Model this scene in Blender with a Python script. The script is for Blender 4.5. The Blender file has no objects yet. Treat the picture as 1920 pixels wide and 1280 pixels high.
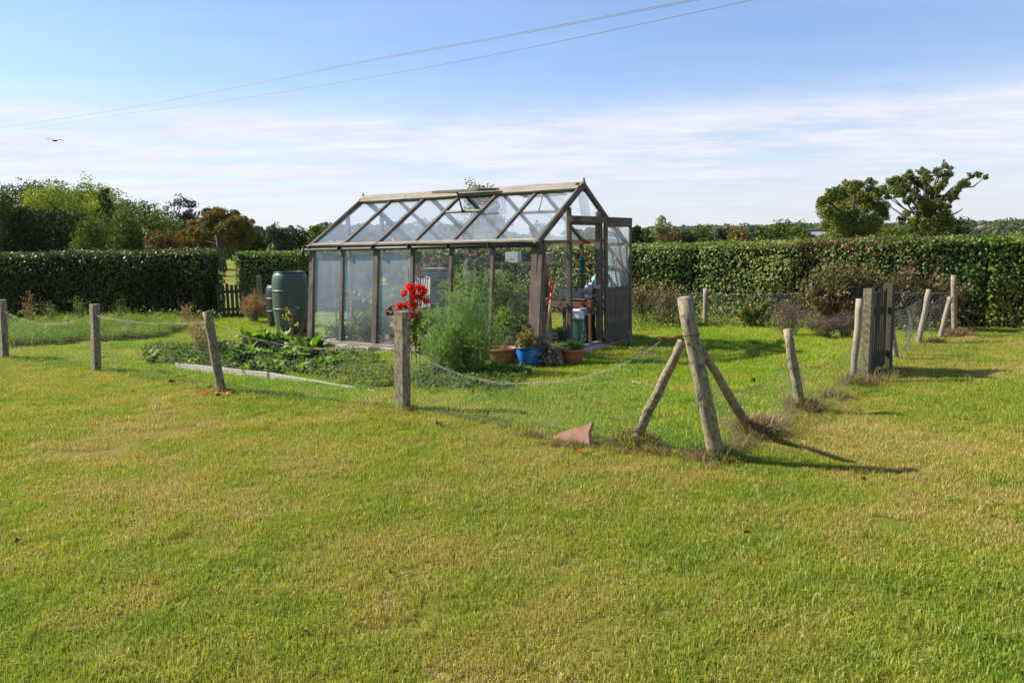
import bpy, math, random
import numpy as np
from mathutils import Vector, Matrix
random.seed(7)
R = np.random.RandomState(11)
S = bpy.context.scene
COL = S.collection

# ------------------------------------------------------------------ camera
F, CX, CY = 1493.0, 960.0, 640.0          # focal length and centre in pixels of the 1920x1280 photograph
CAMH, PITCH, ROLL = 1.5, math.radians(7.18), math.radians(1.2)
fw = Vector((0, math.cos(PITCH), -math.sin(PITCH)))
r0 = Vector((1, 0, 0)); u0 = Vector((0, math.sin(PITCH), math.cos(PITCH)))
cr = math.cos(ROLL) * r0 - math.sin(ROLL) * u0
cu = math.sin(ROLL) * r0 + math.cos(ROLL) * u0
cam_d = bpy.data.cameras.new('camera'); cam = bpy.data.objects.new('camera', cam_d); COL.objects.link(cam)
cam_d.sensor_width = 36; cam_d.lens = 36 * F / 1920; cam_d.clip_start = 0.05; cam_d.clip_end = 6000
M = Matrix((cr, cu, -fw)).transposed().to_4x4(); M.translation = Vector((0, 0, CAMH)); cam.matrix_world = M
S.camera = cam

# ------------------------------------------------------------------ sky, sun, exposure
SUN_EL = math.radians(38); SUN_AZ = math.atan2(-0.958, 0.285)      # azimuth measured from +Y towards +X
w = bpy.data.worlds.new('World'); S.world = w; w.use_nodes = True
nt = w.node_tree; nt.nodes.clear()
def N(t, typ, **kw):
    n = t.nodes.new(typ)
    for k, v in kw.items(): setattr(n, k, v)
    return n
sky = N(nt, 'ShaderNodeTexSky', sky_type='NISHITA', sun_disc=False, sun_elevation=SUN_EL, sun_rotation=SUN_AZ,
        air_density=1.15, dust_density=0.35, ozone_density=2.2)
tc = N(nt, 'ShaderNodeTexCoord'); sep = N(nt, 'ShaderNodeSeparateXYZ')
nt.links.new(tc.outputs['Generated'], sep.inputs[0])
zc = N(nt, 'ShaderNodeMath', operation='MAXIMUM'); zc.inputs[1].default_value = 0.0; nt.links.new(sep.outputs['Z'], zc.inputs[0])
za = N(nt, 'ShaderNodeMath', operation='ADD'); za.inputs[1].default_value = 0.05; nt.links.new(zc.outputs[0], za.inputs[0])
dx = N(nt, 'ShaderNodeMath', operation='DIVIDE'); nt.links.new(sep.outputs['X'], dx.inputs[0]); nt.links.new(za.outputs[0], dx.inputs[1])
dy = N(nt, 'ShaderNodeMath', operation='DIVIDE'); nt.links.new(sep.outputs['Y'], dy.inputs[0]); nt.links.new(za.outputs[0], dy.inputs[1])
cmb = N(nt, 'ShaderNodeCombineXYZ'); nt.links.new(dx.outputs[0], cmb.inputs[0]); nt.links.new(dy.outputs[0], cmb.inputs[1])
def wnoise(scale, det, rough, vscale, rot=0.0):
    mp = N(nt, 'ShaderNodeMapping'); mp.inputs['Scale'].default_value = vscale; mp.inputs['Rotation'].default_value = (0, 0, rot)
    nt.links.new(cmb.outputs[0], mp.inputs[0])
    n = N(nt, 'ShaderNodeTexNoise'); n.inputs['Scale'].default_value = scale; n.inputs['Detail'].default_value = det
    n.inputs['Roughness'].default_value = rough; nt.links.new(mp.outputs[0], n.inputs['Vector']); return n
def ramp(t, src, stops, interp='LINEAR'):
    r = N(t, 'ShaderNodeValToRGB'); r.color_ramp.interpolation = interp
    e = r.color_ramp.elements
    while len(e) < len(stops): e.new(0.5)
    for i, (p, c) in enumerate(stops):
        e[i].position = p; e[i].color = (c, c, c, 1) if not isinstance(c, tuple) else (*c, 1)
    if src is not None: t.links.new(src, r.inputs[0])
    return r
def mth(t, op, a, b=None, clamp=False):
    n = N(t, 'ShaderNodeMath', operation=op, use_clamp=clamp)
    for i, v in enumerate((a, b)):
        if v is None: continue
        if isinstance(v, (int, float)): n.inputs[i].default_value = v
        else: t.links.new(v, n.inputs[i])
    return n.outputs[0]
n_wisp = wnoise(0.75, 7, 0.62, (1.0, 1.5, 1)); n_big = wnoise(0.13, 4, 0.6, (1.0, 1.6, 1)); n_streak = wnoise(0.25, 6, 0.6, (0.6, 2.6, 1), 0.12)
zn = mth(nt, 'ADD', zc.outputs[0], mth(nt, 'MULTIPLY', mth(nt, 'SUBTRACT', n_big.outputs['Fac'], 0.5), 0.055)); zn = mth(nt, 'ADD', zn, mth(nt, 'MULTIPLY', mth(nt, 'SUBTRACT', n_wisp.outputs['Fac'], 0.5), 0.035))
band = ramp(nt, zn, [(0.0, 0.80), (0.05, 0.86), (0.10, 0.97), (0.142, 1.0), (0.156, 0.45), (0.185, 0.12), (0.34, 0.04), (1.0, 0.04)])
wis = ramp(nt, n_wisp.outputs['Fac'], [(0.38, 0.45), (0.54, 1.0)])
bg = ramp(nt, n_big.outputs['Fac'], [(0.28, 0.0), (0.55, 1.0)])
stk = ramp(nt, n_streak.outputs['Fac'], [(0.48, 0.0), (0.75, 1.0)])
edge = mth(nt, 'MULTIPLY', bg.outputs[0], 0.18); edge = mth(nt, 'ADD', edge, 0.86)
f1 = mth(nt, 'MULTIPLY', band.outputs[0], wis.outputs[0]); f1 = mth(nt, 'MULTIPLY', f1, edge)
hor = ramp(nt, zc.outputs[0], [(0.0, 0.78), (0.04, 0.55), (0.10, 0.22), (0.25, 0.0)], 'EASE')
f2 = mth(nt, 'MULTIPLY', stk.outputs[0], 0.22)
up_ = ramp(nt, zc.outputs[0], [(0.08, 0.0), (0.2, 1.0), (0.6, 0.5)]); f2 = mth(nt, 'MULTIPLY', f2, up_.outputs[0])
ff = mth(nt, 'MAXIMUM', f1, hor.outputs[0]); ff = mth(nt, 'ADD', ff, f2, True); ff = mth(nt, 'MINIMUM', ff, 0.93)
hs = N(nt, 'ShaderNodeMixRGB', blend_type='MULTIPLY'); hs.inputs[0].default_value = 1; hs.inputs[2].default_value = (0.80, 0.89, 1.12, 1)
nt.links.new(sky.outputs[0], hs.inputs[1])
mixc = N(nt, 'ShaderNodeMixRGB'); nt.links.new(ff, mixc.inputs[0]); nt.links.new(hs.outputs[0], mixc.inputs[1])
n_rip = wnoise(1.3, 8, 0.66, (0.8, 1.5, 1), 0.1); rip = ramp(nt, n_rip.outputs['Fac'], [(0.36, (4.95, 5.15, 6.1)), (0.50, (5.45, 5.55, 6.25)), (0.66, (6.0, 6.05, 6.5))])
n_lo = mth(nt, 'MULTIPLY', zc.outputs[0], 9.0, True); rmix = N(nt, 'ShaderNodeMixRGB'); nt.links.new(n_lo, rmix.inputs[0]); rmix.inputs[1].default_value = (5.3, 5.4, 6.15, 1); nt.links.new(rip.outputs[0], rmix.inputs[2]); nt.links.new(rmix.outputs[0], mixc.inputs[2])
bgn = N(nt, 'ShaderNodeBackground'); bgn.inputs['Strength'].default_value = 0.082; nt.links.new(mixc.outputs[0], bgn.inputs[0])
wo = N(nt, 'ShaderNodeOutputWorld'); nt.links.new(bgn.outputs[0], wo.inputs[0])
sl = bpy.data.lights.new('sun', 'SUN'); sl.energy = 5.0; sl.angle = math.radians(0.53); sl.color = (1.0, 0.93, 0.80)
so = bpy.data.objects.new('sun', sl); COL.objects.link(so)
sd = Vector((math.sin(SUN_AZ) * math.cos(SUN_EL), math.cos(SUN_AZ) * math.cos(SUN_EL), math.sin(SUN_EL)))
so.rotation_euler = sd.to_track_quat('Z', 'Y').to_euler()
S.view_settings.view_transform = 'Standard'; S.view_settings.look = 'None'; S.view_settings.gamma = 1
S.view_settings.use_curve_mapping = False; S.view_settings.exposure = 0.95
S.cycles.max_bounces = 8; S.cycles.transparent_max_bounces = 32

# ------------------------------------------------------------------ geometry of the place
def ray(px, py): return fw * F + cr * (px - CX) - cu * (py - CY)
def gz(x, y):                                        # height of the ground
    x = np.asarray(x, float); y = np.asarray(y, float)
    k = 0.006 + 0.032 * np.clip((x + 20) / 35, 0, 1)
    far = np.where(y > 32, -(np.minimum(y, 330) - 32) * k, 0)
    far = far + np.where(y > 330, (np.minimum(y, 900) - 330) * 0.021, 0)
    near = 0.012 * np.sin(x * 1.3 + 0.4) * np.sin(y * 1.1) + 0.008 * np.sin(x * 3.1 + y * 2.3)
    return near * np.clip((40 - y) / 10, 0, 1) + far
def G(px, py):                                       # a point of the ground
    d = ray(px, py); t = CAMH / -d.z; p = Vector((0, 0, CAMH)) + d * t
    return Vector((p.x, p.y, float(gz(p.x, p.y))))
def D(px, py, y):                                    # a point at distance y
    d = ray(px, py); return Vector((0, 0, CAMH)) + d * (y / d.y)
def V(*a): return Vector(a)

# ------------------------------------------------------------------ mesh helpers
def newmesh(name, v, f, mat, attrs=None, smooth=False):
    me = bpy.data.meshes.new(name)
    if isinstance(f, np.ndarray):
        v = np.asarray(v, np.float32); n, k = f.shape
        me.vertices.add(len(v)); me.vertices.foreach_set('co', v.ravel())
        me.loops.add(n * k); me.loops.foreach_set('vertex_index', f.astype(np.int32).ravel())
        me.polygons.add(n); me.polygons.foreach_set('loop_start', np.arange(0, n * k, k, dtype=np.int32))
        me.polygons.foreach_set('loop_total', np.full(n, k, np.int32))
        me.update(calc_edges=True)
    else:
        me.from_pydata([tuple(p) for p in v], [], f)
    for an, arr in (attrs or {}).items():
        arr = np.asarray(arr, np.float32)
        if arr.ndim == 1: a = me.attributes.new(an, 'FLOAT', 'POINT'); a.data.foreach_set('value', arr)
        else: a = me.attributes.new(an, 'FLOAT_VECTOR', 'POINT'); a.data.foreach_set('vector', arr.ravel())
    if mat: me.materials.append(mat)
    if smooth: me.polygons.foreach_set('use_smooth', np.ones(len(me.polygons), bool))
    return me
def link(name, me, parent=None, label=None, cat=None, group=None, kind=None, loc=None, rz=None):
    o = bpy.data.objects.new(name, me); COL.objects.link(o)
    if parent: o.parent = parent
    if loc is not None: o.location = loc
    if rz is not None: o.rotation_euler = (0, 0, rz)
    if label: o['label'] = label
    if cat: o['category'] = cat
    if group: o['group'] = group
    if kind: o['kind'] = kind
    return o
def thing(name, label, cat, loc=(0, 0, 0), rz=0, group=None): return link(name, None, None, label, cat, group, None, loc, rz)
class MB:
    def __init__(s): s.v = []; s.f = []; s.g = []
    def add(s, v, f, g=None):
        o = len(s.v); v = [tuple(p) for p in v]
        s.v += v; s.f += [tuple(i + o for i in q) for q in f]
        rr = random.random() * 40
        s.g += [(a + rr, b, c) for a, b, c in (g if g is not None else v)]
        return s
    def beam(s, p0, p1, w, h, up=(0, 0, 1), jit=0.0):
        p0 = Vector(p0); p1 = Vector(p1); d = (p1 - p0); L = d.length; d.normalize()
        up = Vector(up); sx = d.cross(up)
        if sx.length < 1e-4: sx = d.cross(Vector((0, 1, 0)))
        sx.normalize(); uz = sx.cross(d)
        v = []; g = []
        n = 1 if not jit else max(2, int(L / 0.25))
        for i in range(n + 1):
            t = i / n; c = p0 + d * (L * t)
            for a, b in ((-.5, -.5), (.5, -.5), (.5, .5), (-.5, .5)):
                q = c + sx * (a * w) + uz * (b * h)
                if jit: q = q + Vector((random.uniform(-jit, jit), random.uniform(-jit, jit), random.uniform(-jit, jit)))
                v.append(q); g.append((L * t, a * w, b * h))
        f = [(3, 2, 1, 0)]
        for i in range(n):
            o = 4 * i
            for k in range(4): f.append((o + k, o + (k + 1) % 4, o + 4 + (k + 1) % 4, o + 4 + k))
        o = 4 * n; f.append((o, o + 1, o + 2, o + 3))
        return s.add(v, f, g)
    def box(s, c, sx, sy, sz, rz=0, jit=0.0):
        m = Matrix.Rotation(rz, 3, 'Z'); c = Vector(c)
        d = m @ Vector((sx / 2, 0, 0))
        return s.beam(c - d, c + d, sy, sz, (0, 0, 1), jit)
    def tube(s, pts, rad, n=8, caps=True, wob=0.0):
        pts = [Vector(p) for p in pts]; rad = rad if hasattr(rad, '__len__') else [rad] * len(pts)
        v = []; g = []; f = []; L = 0; ref = None
        for i, p in enumerate(pts):
            d = (pts[min(i + 1, len(pts) - 1)] - pts[max(i - 1, 0)]).normalized()
            if ref is None:
                ref = Vector((0, 0, 1)) if abs(d.z) < 0.9 else Vector((1, 0, 0))
            a = d.cross(ref); a.normalize(); b = d.cross(a); ref = a.cross(d)
            if i: L += (p - pts[i - 1]).length
            for k in range(n):
                an = 2 * math.pi * k / n; r = rad[i] * (1 + (random.uniform(-wob, wob) if wob else 0))
                v.append(p + (a * math.cos(an) + b * math.sin(an)) * r); g.append((L, math.cos(an) * rad[i], math.sin(an) * rad[i]))
        for i in range(len(pts) - 1):
            for k in range(n):
                f.append((i * n + k, i * n + (k + 1) % n, (i + 1) * n + (k + 1) % n, (i + 1) * n + k))
        if caps and n > 2: f.append(tuple(range(n))[::-1]); f.append(tuple(range(len(pts) * n - n, len(pts) * n)))
        return s.add(v, f, g)
    def lathe(s, prof, n=24, c=(0, 0, 0), flute=0, fd=0.0, sy=1.0):
        v = []; f = []
        for r, z in prof:
            for k in range(n):
                an = 2 * math.pi * k / n; rr = r * (1 + (fd * math.cos(flute * an) if flute else 0))
                v.append((c[0] + rr * math.cos(an), c[1] + rr * math.sin(an) * sy, c[2] + z))
        for i in range(len(prof) - 1):
            for k in range(n): f.append((i * n + k, i * n + (k + 1) % n, (i + 1) * n + (k + 1) % n, (i + 1) * n + k))
        if prof[0][0] > 1e-4: f.append(tuple(range(n))[::-1])
        if prof[-1][0] > 1e-4: f.append(tuple(range(len(prof) * n - n, len(prof) * n)))
        return s.add(v, f)
    def blob(s, c, rx, ry, rz_, n=12, m=8, wob=0.12, seed=0):
        rr = random.Random(seed); ph = [rr.uniform(0, 6) for _ in range(6)]
        v = [(c[0], c[1], c[2] - rz_)]; f = []
        for i in range(1, m):
            th = math.pi * i / m
            for k in range(n):
                an = 2 * math.pi * k / n
                q = 1 + wob * (math.sin(2 * an + ph[0] + 2 * th) + 0.7 * math.sin(3 * an + ph[1] - 3 * th) + 0.4 * math.sin(5 * th + ph[2]+an))
                v.append((c[0] + rx * q * math.sin(th) * math.cos(an), c[1] + ry * q * math.sin(th) * math.sin(an), c[2] - rz_ * math.cos(th) * q))
        v.append((c[0], c[1], c[2] + rz_))
        for k in range(n): f.append((0, 1 + (k + 1) % n, 1 + k))
        for i in range(m - 2):
            for k in range(n):
                a = 1 + i * n + k; b = 1 + i * n + (k + 1) % n; f.append((a, b, b + n, a + n))
        t = len(v) - 1
        for k in range(n): f.append((t, 1 + (m - 2) * n + k, 1 + (m - 2) * n + (k + 1) % n))
        return s.add(v, f)
    def mesh(s, name, mat, smooth=False): return newmesh(name, s.v, s.f, mat, {'guv': np.array(s.g, np.float32)} if s.v else None, smooth)
    def build(s, name, mat, parent=None, smooth=False, **kw): return link(name, s.mesh(name, mat, smooth), parent, **kw)

# ------------------------------------------------------------------ materials
def newmat(name):
    m = bpy.data.materials.new(name); m.use_nodes = True; t = m.node_tree; t.nodes.clear()
    o = N(t, 'ShaderNodeOutputMaterial'); return m, t, o
def pbsdf(t, rough=0.6, spec=0.4, metal=0.0):
    b = N(t, 'ShaderNodeBsdfPrincipled'); b.inputs['Roughness'].default_value = rough
    b.inputs['Specular IOR Level'].default_value = spec; b.inputs['Metallic'].default_value = metal; return b
def noise(t, scale, det=4, vec=None, rough=0.6, dist=0.0):
    n = N(t, 'ShaderNodeTexNoise'); n.inputs['Scale'].default_value = scale; n.inputs['Detail'].default_value = det
    n.inputs['Roughness'].default_value = rough; n.inputs['Distortion'].default_value = dist
    if vec is not None: t.links.new(vec, n.inputs['Vector'])
    return n
def mix(t, fac, a, b, mode='MIX'):
    n = N(t, 'ShaderNodeMixRGB', blend_type=mode)
    for i, v in enumerate((fac, a, b)):
        if isinstance(v, tuple): n.inputs[i].default_value = (*v, 1)
        elif isinstance(v, (int, float)): n.inputs[i].default_value = v
        else: t.links.new(v, n.inputs[i])
    return n.outputs[0]
def bump(t, h, strength, dist, bs):
    b = N(t, 'ShaderNodeBump'); b.inputs['Strength'].default_value = strength; b.inputs['Distance'].default_value = dist
    t.links.new(h, b.inputs['Height']); t.links.new(b.outputs[0], bs.inputs['Normal'])
def simple(name, c1, c2=None, scale=6, rough=0.6, spec=0.4, metal=0.0, bmp=0.0, coords='Object'):
    m, t, o = newmat(name); b = pbsdf(t, rough, spec, metal)
    c2 = c2 or tuple(x * 0.7 for x in c1)
    tcn = N(t, 'ShaderNodeTexCoord'); n = noise(t, scale, 6, tcn.outputs[coords])
    r = ramp(t, n.outputs['Fac'], [(0.3, 0.0), (0.7, 1.0)])
    t.links.new(mix(t, r.outputs[0], c1, c2), b.inputs['Base Color'])
    if bmp: bump(t, n.outputs['Fac'], 0.6, bmp, b)
    t.links.new(b.outputs[0], o.inputs[0]); return m
def wood(name, c1, c2, c3, moss=None, moss_amt=0.0, grain=(4, 60, 60)):
    m, t, o = newmat(name); b = pbsdf(t, 0.85, 0.2)
    at = N(t, 'ShaderNodeAttribute', attribute_name='guv')
    mp = N(t, 'ShaderNodeMapping'); mp.inputs['Scale'].default_value = grain; t.links.new(at.outputs['Vector'], mp.inputs[0])
    n1 = noise(t, 1.0, 6, mp.outputs[0], 0.65, 0.3); n2 = noise(t, 5.0, 4, at.outputs['Vector'])
    r1 = ramp(t, n1.outputs['Fac'], [(0.32, 0.0), (0.66, 1.0)]); r2 = ramp(t, n2.outputs['Fac'], [(0.35, 0.0), (0.7, 1.0)])
    c = mix(t, r1.outputs[0], c1, c2); c = mix(t, mth(t, 'MULTIPLY', r2.outputs[0], 0.7), c, c3)
    if moss:
        n3 = noise(t, 26, 5, at.outputs['Vector'], 0.7)
        r3 = ramp(t, n3.outputs['Fac'], [(0.62 - moss_amt * 0.3, 0.0), (0.70 - moss_amt * 0.3, 1.0)])
        c = mix(t, mth(t, 'MULTIPLY', r3.outputs[0], 0.75), c, moss)
    t.links.new(c, b.inputs['Base Color']); bump(t, n1.outputs['Fac'], 0.8, 0.004, b)
    t.links.new(b.outputs[0], o.inputs[0]); return m
def leafmat(name, cols, trans=0.35, rough=0.45, spec=0.35, pos_noise=None):
    """cols: colours from low to high tint"""
    m, t, o = newmat(name); b = pbsdf(t, rough, spec)
    at = N(t, 'ShaderNodeAttribute', attribute_name='tint'); fac = at.outputs['Fac']
    if pos_noise:
        g = N(t, 'ShaderNodeNewGeometry'); n = noise(t, pos_noise[0], 3, g.outputs['Position'])
        r = ramp(t, n.outputs['Fac'], [(0.35, -0.0), (0.65, 1.0)])
        a = mth(t, 'MULTIPLY', mth(t, 'SUBTRACT', r.outputs[0], 0.5), pos_noise[1]); fac = mth(t, 'ADD', fac, a, True)
    k = len(cols) - 1
    r = ramp(t, fac, [(i / k, c) for i, c in enumerate(cols)])
    t.links.new(r.outputs[0], b.inputs['Base Color'])
    tr = N(t, 'ShaderNodeBsdfTranslucent'); t.links.new(mix(t, 1.0, r.outputs[0], (1.25, 1.3, 0.7), 'MULTIPLY'), tr.inputs[0])
    ms = N(t, 'ShaderNodeMixShader'); ms.inputs[0].default_value = trans
    t.links.new(b.outputs[0], ms.inputs[1]); t.links.new(tr.outputs[0], ms.inputs[2]); t.links.new(ms.outputs[0], o.inputs[0])
    return m
def attr_vec_mat(*a): pass

m_cedar = wood('weathered_cedar', (0.05, 0.038, 0.028), (0.15, 0.118, 0.088), (0.22, 0.19, 0.15))
m_cedar_pale = wood('bleached_cedar', (0.22, 0.185, 0.14), (0.40, 0.36, 0.29), (0.20, 0.175, 0.12), (0.22, 0.22, 0.12), 0.15)
m_cedar_red = wood('sheltered_cedar', (0.15, 0.06, 0.035), (0.24, 0.11, 0.06), (0.18, 0.10, 0.07))
m_post = wood('fence_post_wood', (0.11, 0.085, 0.055), (0.42, 0.355, 0.25), (0.32, 0.26, 0.165), (0.09, 0.08, 0.045), 0.40, (5, 60, 60))
m_post_pale = wood('pale_post_wood', (0.18, 0.15, 0.10), (0.38, 0.33, 0.25), (0.29, 0.24, 0.17), (0.2, 0.19, 0.1), 0.1, (3, 50, 50))
m_dark_wood = wood('dark_gate_wood', (0.035, 0.03, 0.024), (0.10, 0.085, 0.06), (0.07, 0.07, 0.04), (0.16, 0.17, 0.08), 0.1)
m_gpost = wood('mossy_gate_post', (0.13, 0.11, 0.07), (0.30, 0.26, 0.18), (0.20, 0.175, 0.11), (0.09, 0.09, 0.04), .5, (3, 45, 45))
m_bark = wood('tree_bark', (0.07, 0.06, 0.045), (0.16, 0.14, 0.11), (0.10, 0.095, 0.07), None, 0, (2, 9, 9))
m_wire = simple('galvanised_wire', (0.24, 0.245, 0.235), (0.15, 0.13, 0.11), 30, 0.6, 0.25, 0.2)
m_cable = simple('power_cable', (0.22, 0.23, 0.25), (0.2, 0.2, 0.22), 3, 0.6)
m_rust = simple('rusty_iron', (0.22, 0.075, 0.03), (0.10, 0.035, 0.02), 60, 0.8, 0.3, 0.3, 0.002)
m_terra = simple('terracotta', (0.47, 0.17, 0.08), (0.36, 0.13, 0.065), 9, 0.75, 0.25, 0, 0.002)
m_terra_pale = simple('pale_terracotta', (0.50, 0.29, 0.20), (0.36, 0.20, 0.13), 22, 0.85, 0.2, 0, 0.004)
m_soil = simple('soil', (0.06, 0.04, 0.025), (0.03, 0.02, 0.012), 30, 0.95, 0.1, 0, 0.01)
m_concrete = simple('concrete_edging', (0.60, 0.57, 0.50), (0.46, 0.43, 0.36), 8, 0.9, 0.15, 0, 0.004)
m_brick = simple('pale_brick', (0.50, 0.44, 0.38), (0.30, 0.25, 0.20), 14, 0.9, 0.15, 0, 0.006)
m_butt = simple('green_plastic', (0.065, 0.108, 0.080), (0.055, 0.094, 0.068), 3, 0.42, 0.45)
m_black = simple('black_plastic', (0.02, 0.02, 0.022), (0.03, 0.03, 0.03), 5, 0.4, 0.5)
m_gutter = simple('grey_gutter', (0.045, 0.04, 0.036), (0.03, 0.027, 0.025), 8, 0.5, 0.4)
m_white = simple('white_card', (0.72, 0.72, 0.70), (0.62, 0.62, 0.60), 4, 0.7, 0.3)
m_cream = simple('cream_plastic', (0.62, 0.60, 0.50), (0.5, 0.5, 0.4), 8, 0.6, 0.3)
m_red = simple('red_plastic', (0.62, 0.035, 0.02), (0.5, 0.03, 0.02), 6, 0.35, 0.5)
m_green_pl = simple('bright_green_plastic', (0.02, 0.26, 0.06), (0.02, 0.2, 0.05), 6, 0.4, 0.5)
m_green_bot = simple('bottle_green_plastic', (0.01, 0.12, 0.07), (0.01, 0.09, 0.05), 6, 0.3, 0.5)
m_teal = simple('teal_shelf_paint', (0.06, 0.22, 0.27), (0.05, 0.17, 0.22), 6, 0.5, 0.4)
m_blue_bag = simple('pale_blue_bag', (0.36, 0.52, 0.62), (0.24, 0.38, 0.5), 10, 0.5, 0.4)
m_navy = simple('navy_bag', (0.012, 0.018, 0.05), (0.05, 0.055, 0.10), 7, 0.4, 0.5)
m_grey = simple('grey_plastic', (0.33, 0.35, 0.36), (0.25, 0.27, 0.28), 6, 0.5, 0.4)
m_steel = simple('steel', (0.4, 0.4, 0.4), (0.3, 0.3, 0.3), 10, 0.35, 0.5, 0.8)
m_ash = wood('ash_handle', (0.40, 0.28, 0.15), (0.52, 0.38, 0.22), (0.45, 0.34, 0.2))
m_bluepl = simple('blue_plastic', (0.02, 0.19, 0.5), (0.02, 0.15, 0.42), 6, 0.4, 0.5)
m_stone = simple('grey_stone', (0.22, 0.20, 0.17), (0.12, 0.12, 0.09), 25, 0.9, 0.2, 0, 0.006)
m_khaki = simple('khaki_cloth', (0.20, 0.20, 0.13), (0.03, 0.035, 0.02), 9, 0.9, 0.1, 0, 0.01)
m_pvc_white = simple('white_painted_wood', (0.36, 0.38, 0.36), (0.26, 0.27, 0.24), 12, 0.6, 0.3)
m_cane = wood('cane', (0.20, 0.14, 0.08), (0.34, 0.25, 0.14), (0.15, 0.11, 0.07))
m_mulch = simple('leaf_litter', (0.25, 0.10, 0.05), (0.14, 0.06, 0.03), 20, 0.9, 0.1)
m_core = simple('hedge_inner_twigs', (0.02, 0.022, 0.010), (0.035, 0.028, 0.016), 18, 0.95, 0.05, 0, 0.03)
# blue glazed pot
def glaze():
    m, t, o = newmat('blue_glaze'); b = pbsdf(t, 0.15, 0.6); tcn = N(t, 'ShaderNodeTexCoord')
    mp = N(t, 'ShaderNodeMapping'); mp.inputs['Scale'].default_value = (4, 4, 30); t.links.new(tcn.outputs['Object'], mp.inputs[0])
    n = noise(t, 1, 5, mp.outputs[0]); r = ramp(t, n.outputs['Fac'], [(0.3, (0.01, 0.06, 0.30)), (0.55, (0.02, 0.17, 0.55)), (0.8, (0.10, 0.32, 0.50))])
    t.links.new(r.outputs[0], b.inputs['Base Color']); t.links.new(b.outputs[0], o.inputs[0]); return m
m_glaze = glaze()
def pebblemat():
    m, t, o = newmat('pebble_crust'); b = pbsdf(t, 0.8, 0.3); tcn = N(t, 'ShaderNodeTexCoord')
    v = N(t, 'ShaderNodeTexVoronoi'); v.inputs['Scale'].default_value = 60; t.links.new(tcn.outputs['Object'], v.inputs['Vector'])
    sp = N(t, 'ShaderNodeSeparateColor'); t.links.new(v.outputs['Color'], sp.inputs[0])
    r = ramp(t, sp.outputs[0], [(0.0, (0.03, 0.025, 0.02)), (0.4, (0.12, 0.08, 0.04)), (0.7, (0.25, 0.2, 0.13)), (1.0, (0.5, 0.48, 0.42))])
    t.links.new(r.outputs[0], b.inputs['Base Color']); bump(t, v.outputs['Distance'], -0.8, 0.01, b); t.links.new(b.outputs[0], o.inputs[0]); return m
m_pebble = pebblemat()
def glassmat(name, haze, tint=(0.975, 0.985, 0.985), sky_sheen=False):
    """old horticultural glass: clear, reflecting by angle, with a film of dust"""
    m, t, o = newmat(name)
    tr = N(t, 'ShaderNodeBsdfTransparent'); tr.inputs[0].default_value = (*tint, 1)
    gl = N(t, 'ShaderNodeBsdfGlossy'); gl.inputs['Roughness'].default_value = 0.02; gl.inputs[0].default_value = (1, 1, 1, 1)
    lw = N(t, 'ShaderNodeLayerWeight'); lw.inputs[0].default_value = 0.5
    fr = mth(t, 'ADD', mth(t, 'MULTIPLY', mth(t, 'POWER', lw.outputs['Facing'], 4.0), 0.85), 0.04, True)
    m1 = N(t, 'ShaderNodeMixShader'); t.links.new(fr, m1.inputs[0])
    t.links.new(tr.outputs[0], m1.inputs[1]); t.links.new(gl.outputs[0], m1.inputs[2])
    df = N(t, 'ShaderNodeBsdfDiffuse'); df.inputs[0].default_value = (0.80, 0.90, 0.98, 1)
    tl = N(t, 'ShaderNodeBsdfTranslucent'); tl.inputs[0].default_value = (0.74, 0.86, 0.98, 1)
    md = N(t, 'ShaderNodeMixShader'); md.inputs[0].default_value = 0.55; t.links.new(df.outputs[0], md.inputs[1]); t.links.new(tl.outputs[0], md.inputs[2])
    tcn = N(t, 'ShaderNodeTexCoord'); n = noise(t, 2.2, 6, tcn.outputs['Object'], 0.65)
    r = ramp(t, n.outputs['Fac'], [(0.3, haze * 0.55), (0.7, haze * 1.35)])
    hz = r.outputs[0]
    if sky_sheen:                                          # sky reflection painted as pale haze, stronger towards the eaves
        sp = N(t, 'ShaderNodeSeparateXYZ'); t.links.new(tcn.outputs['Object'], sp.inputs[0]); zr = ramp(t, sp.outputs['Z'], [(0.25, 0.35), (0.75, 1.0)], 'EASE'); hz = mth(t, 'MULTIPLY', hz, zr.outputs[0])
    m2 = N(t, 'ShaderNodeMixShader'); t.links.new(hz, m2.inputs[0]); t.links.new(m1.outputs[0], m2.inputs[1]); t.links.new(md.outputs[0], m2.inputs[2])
    t.links.new(m2.outputs[0], o.inputs[0]); return m
m_glass_dusty_sheen = glassmat('dusty_glass', 0.33, sky_sheen=True)
m_glass_roof = glassmat('roof_glass', 0.23)
m_glass_clear = glassmat('clear_glass', 0.02)

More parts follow.
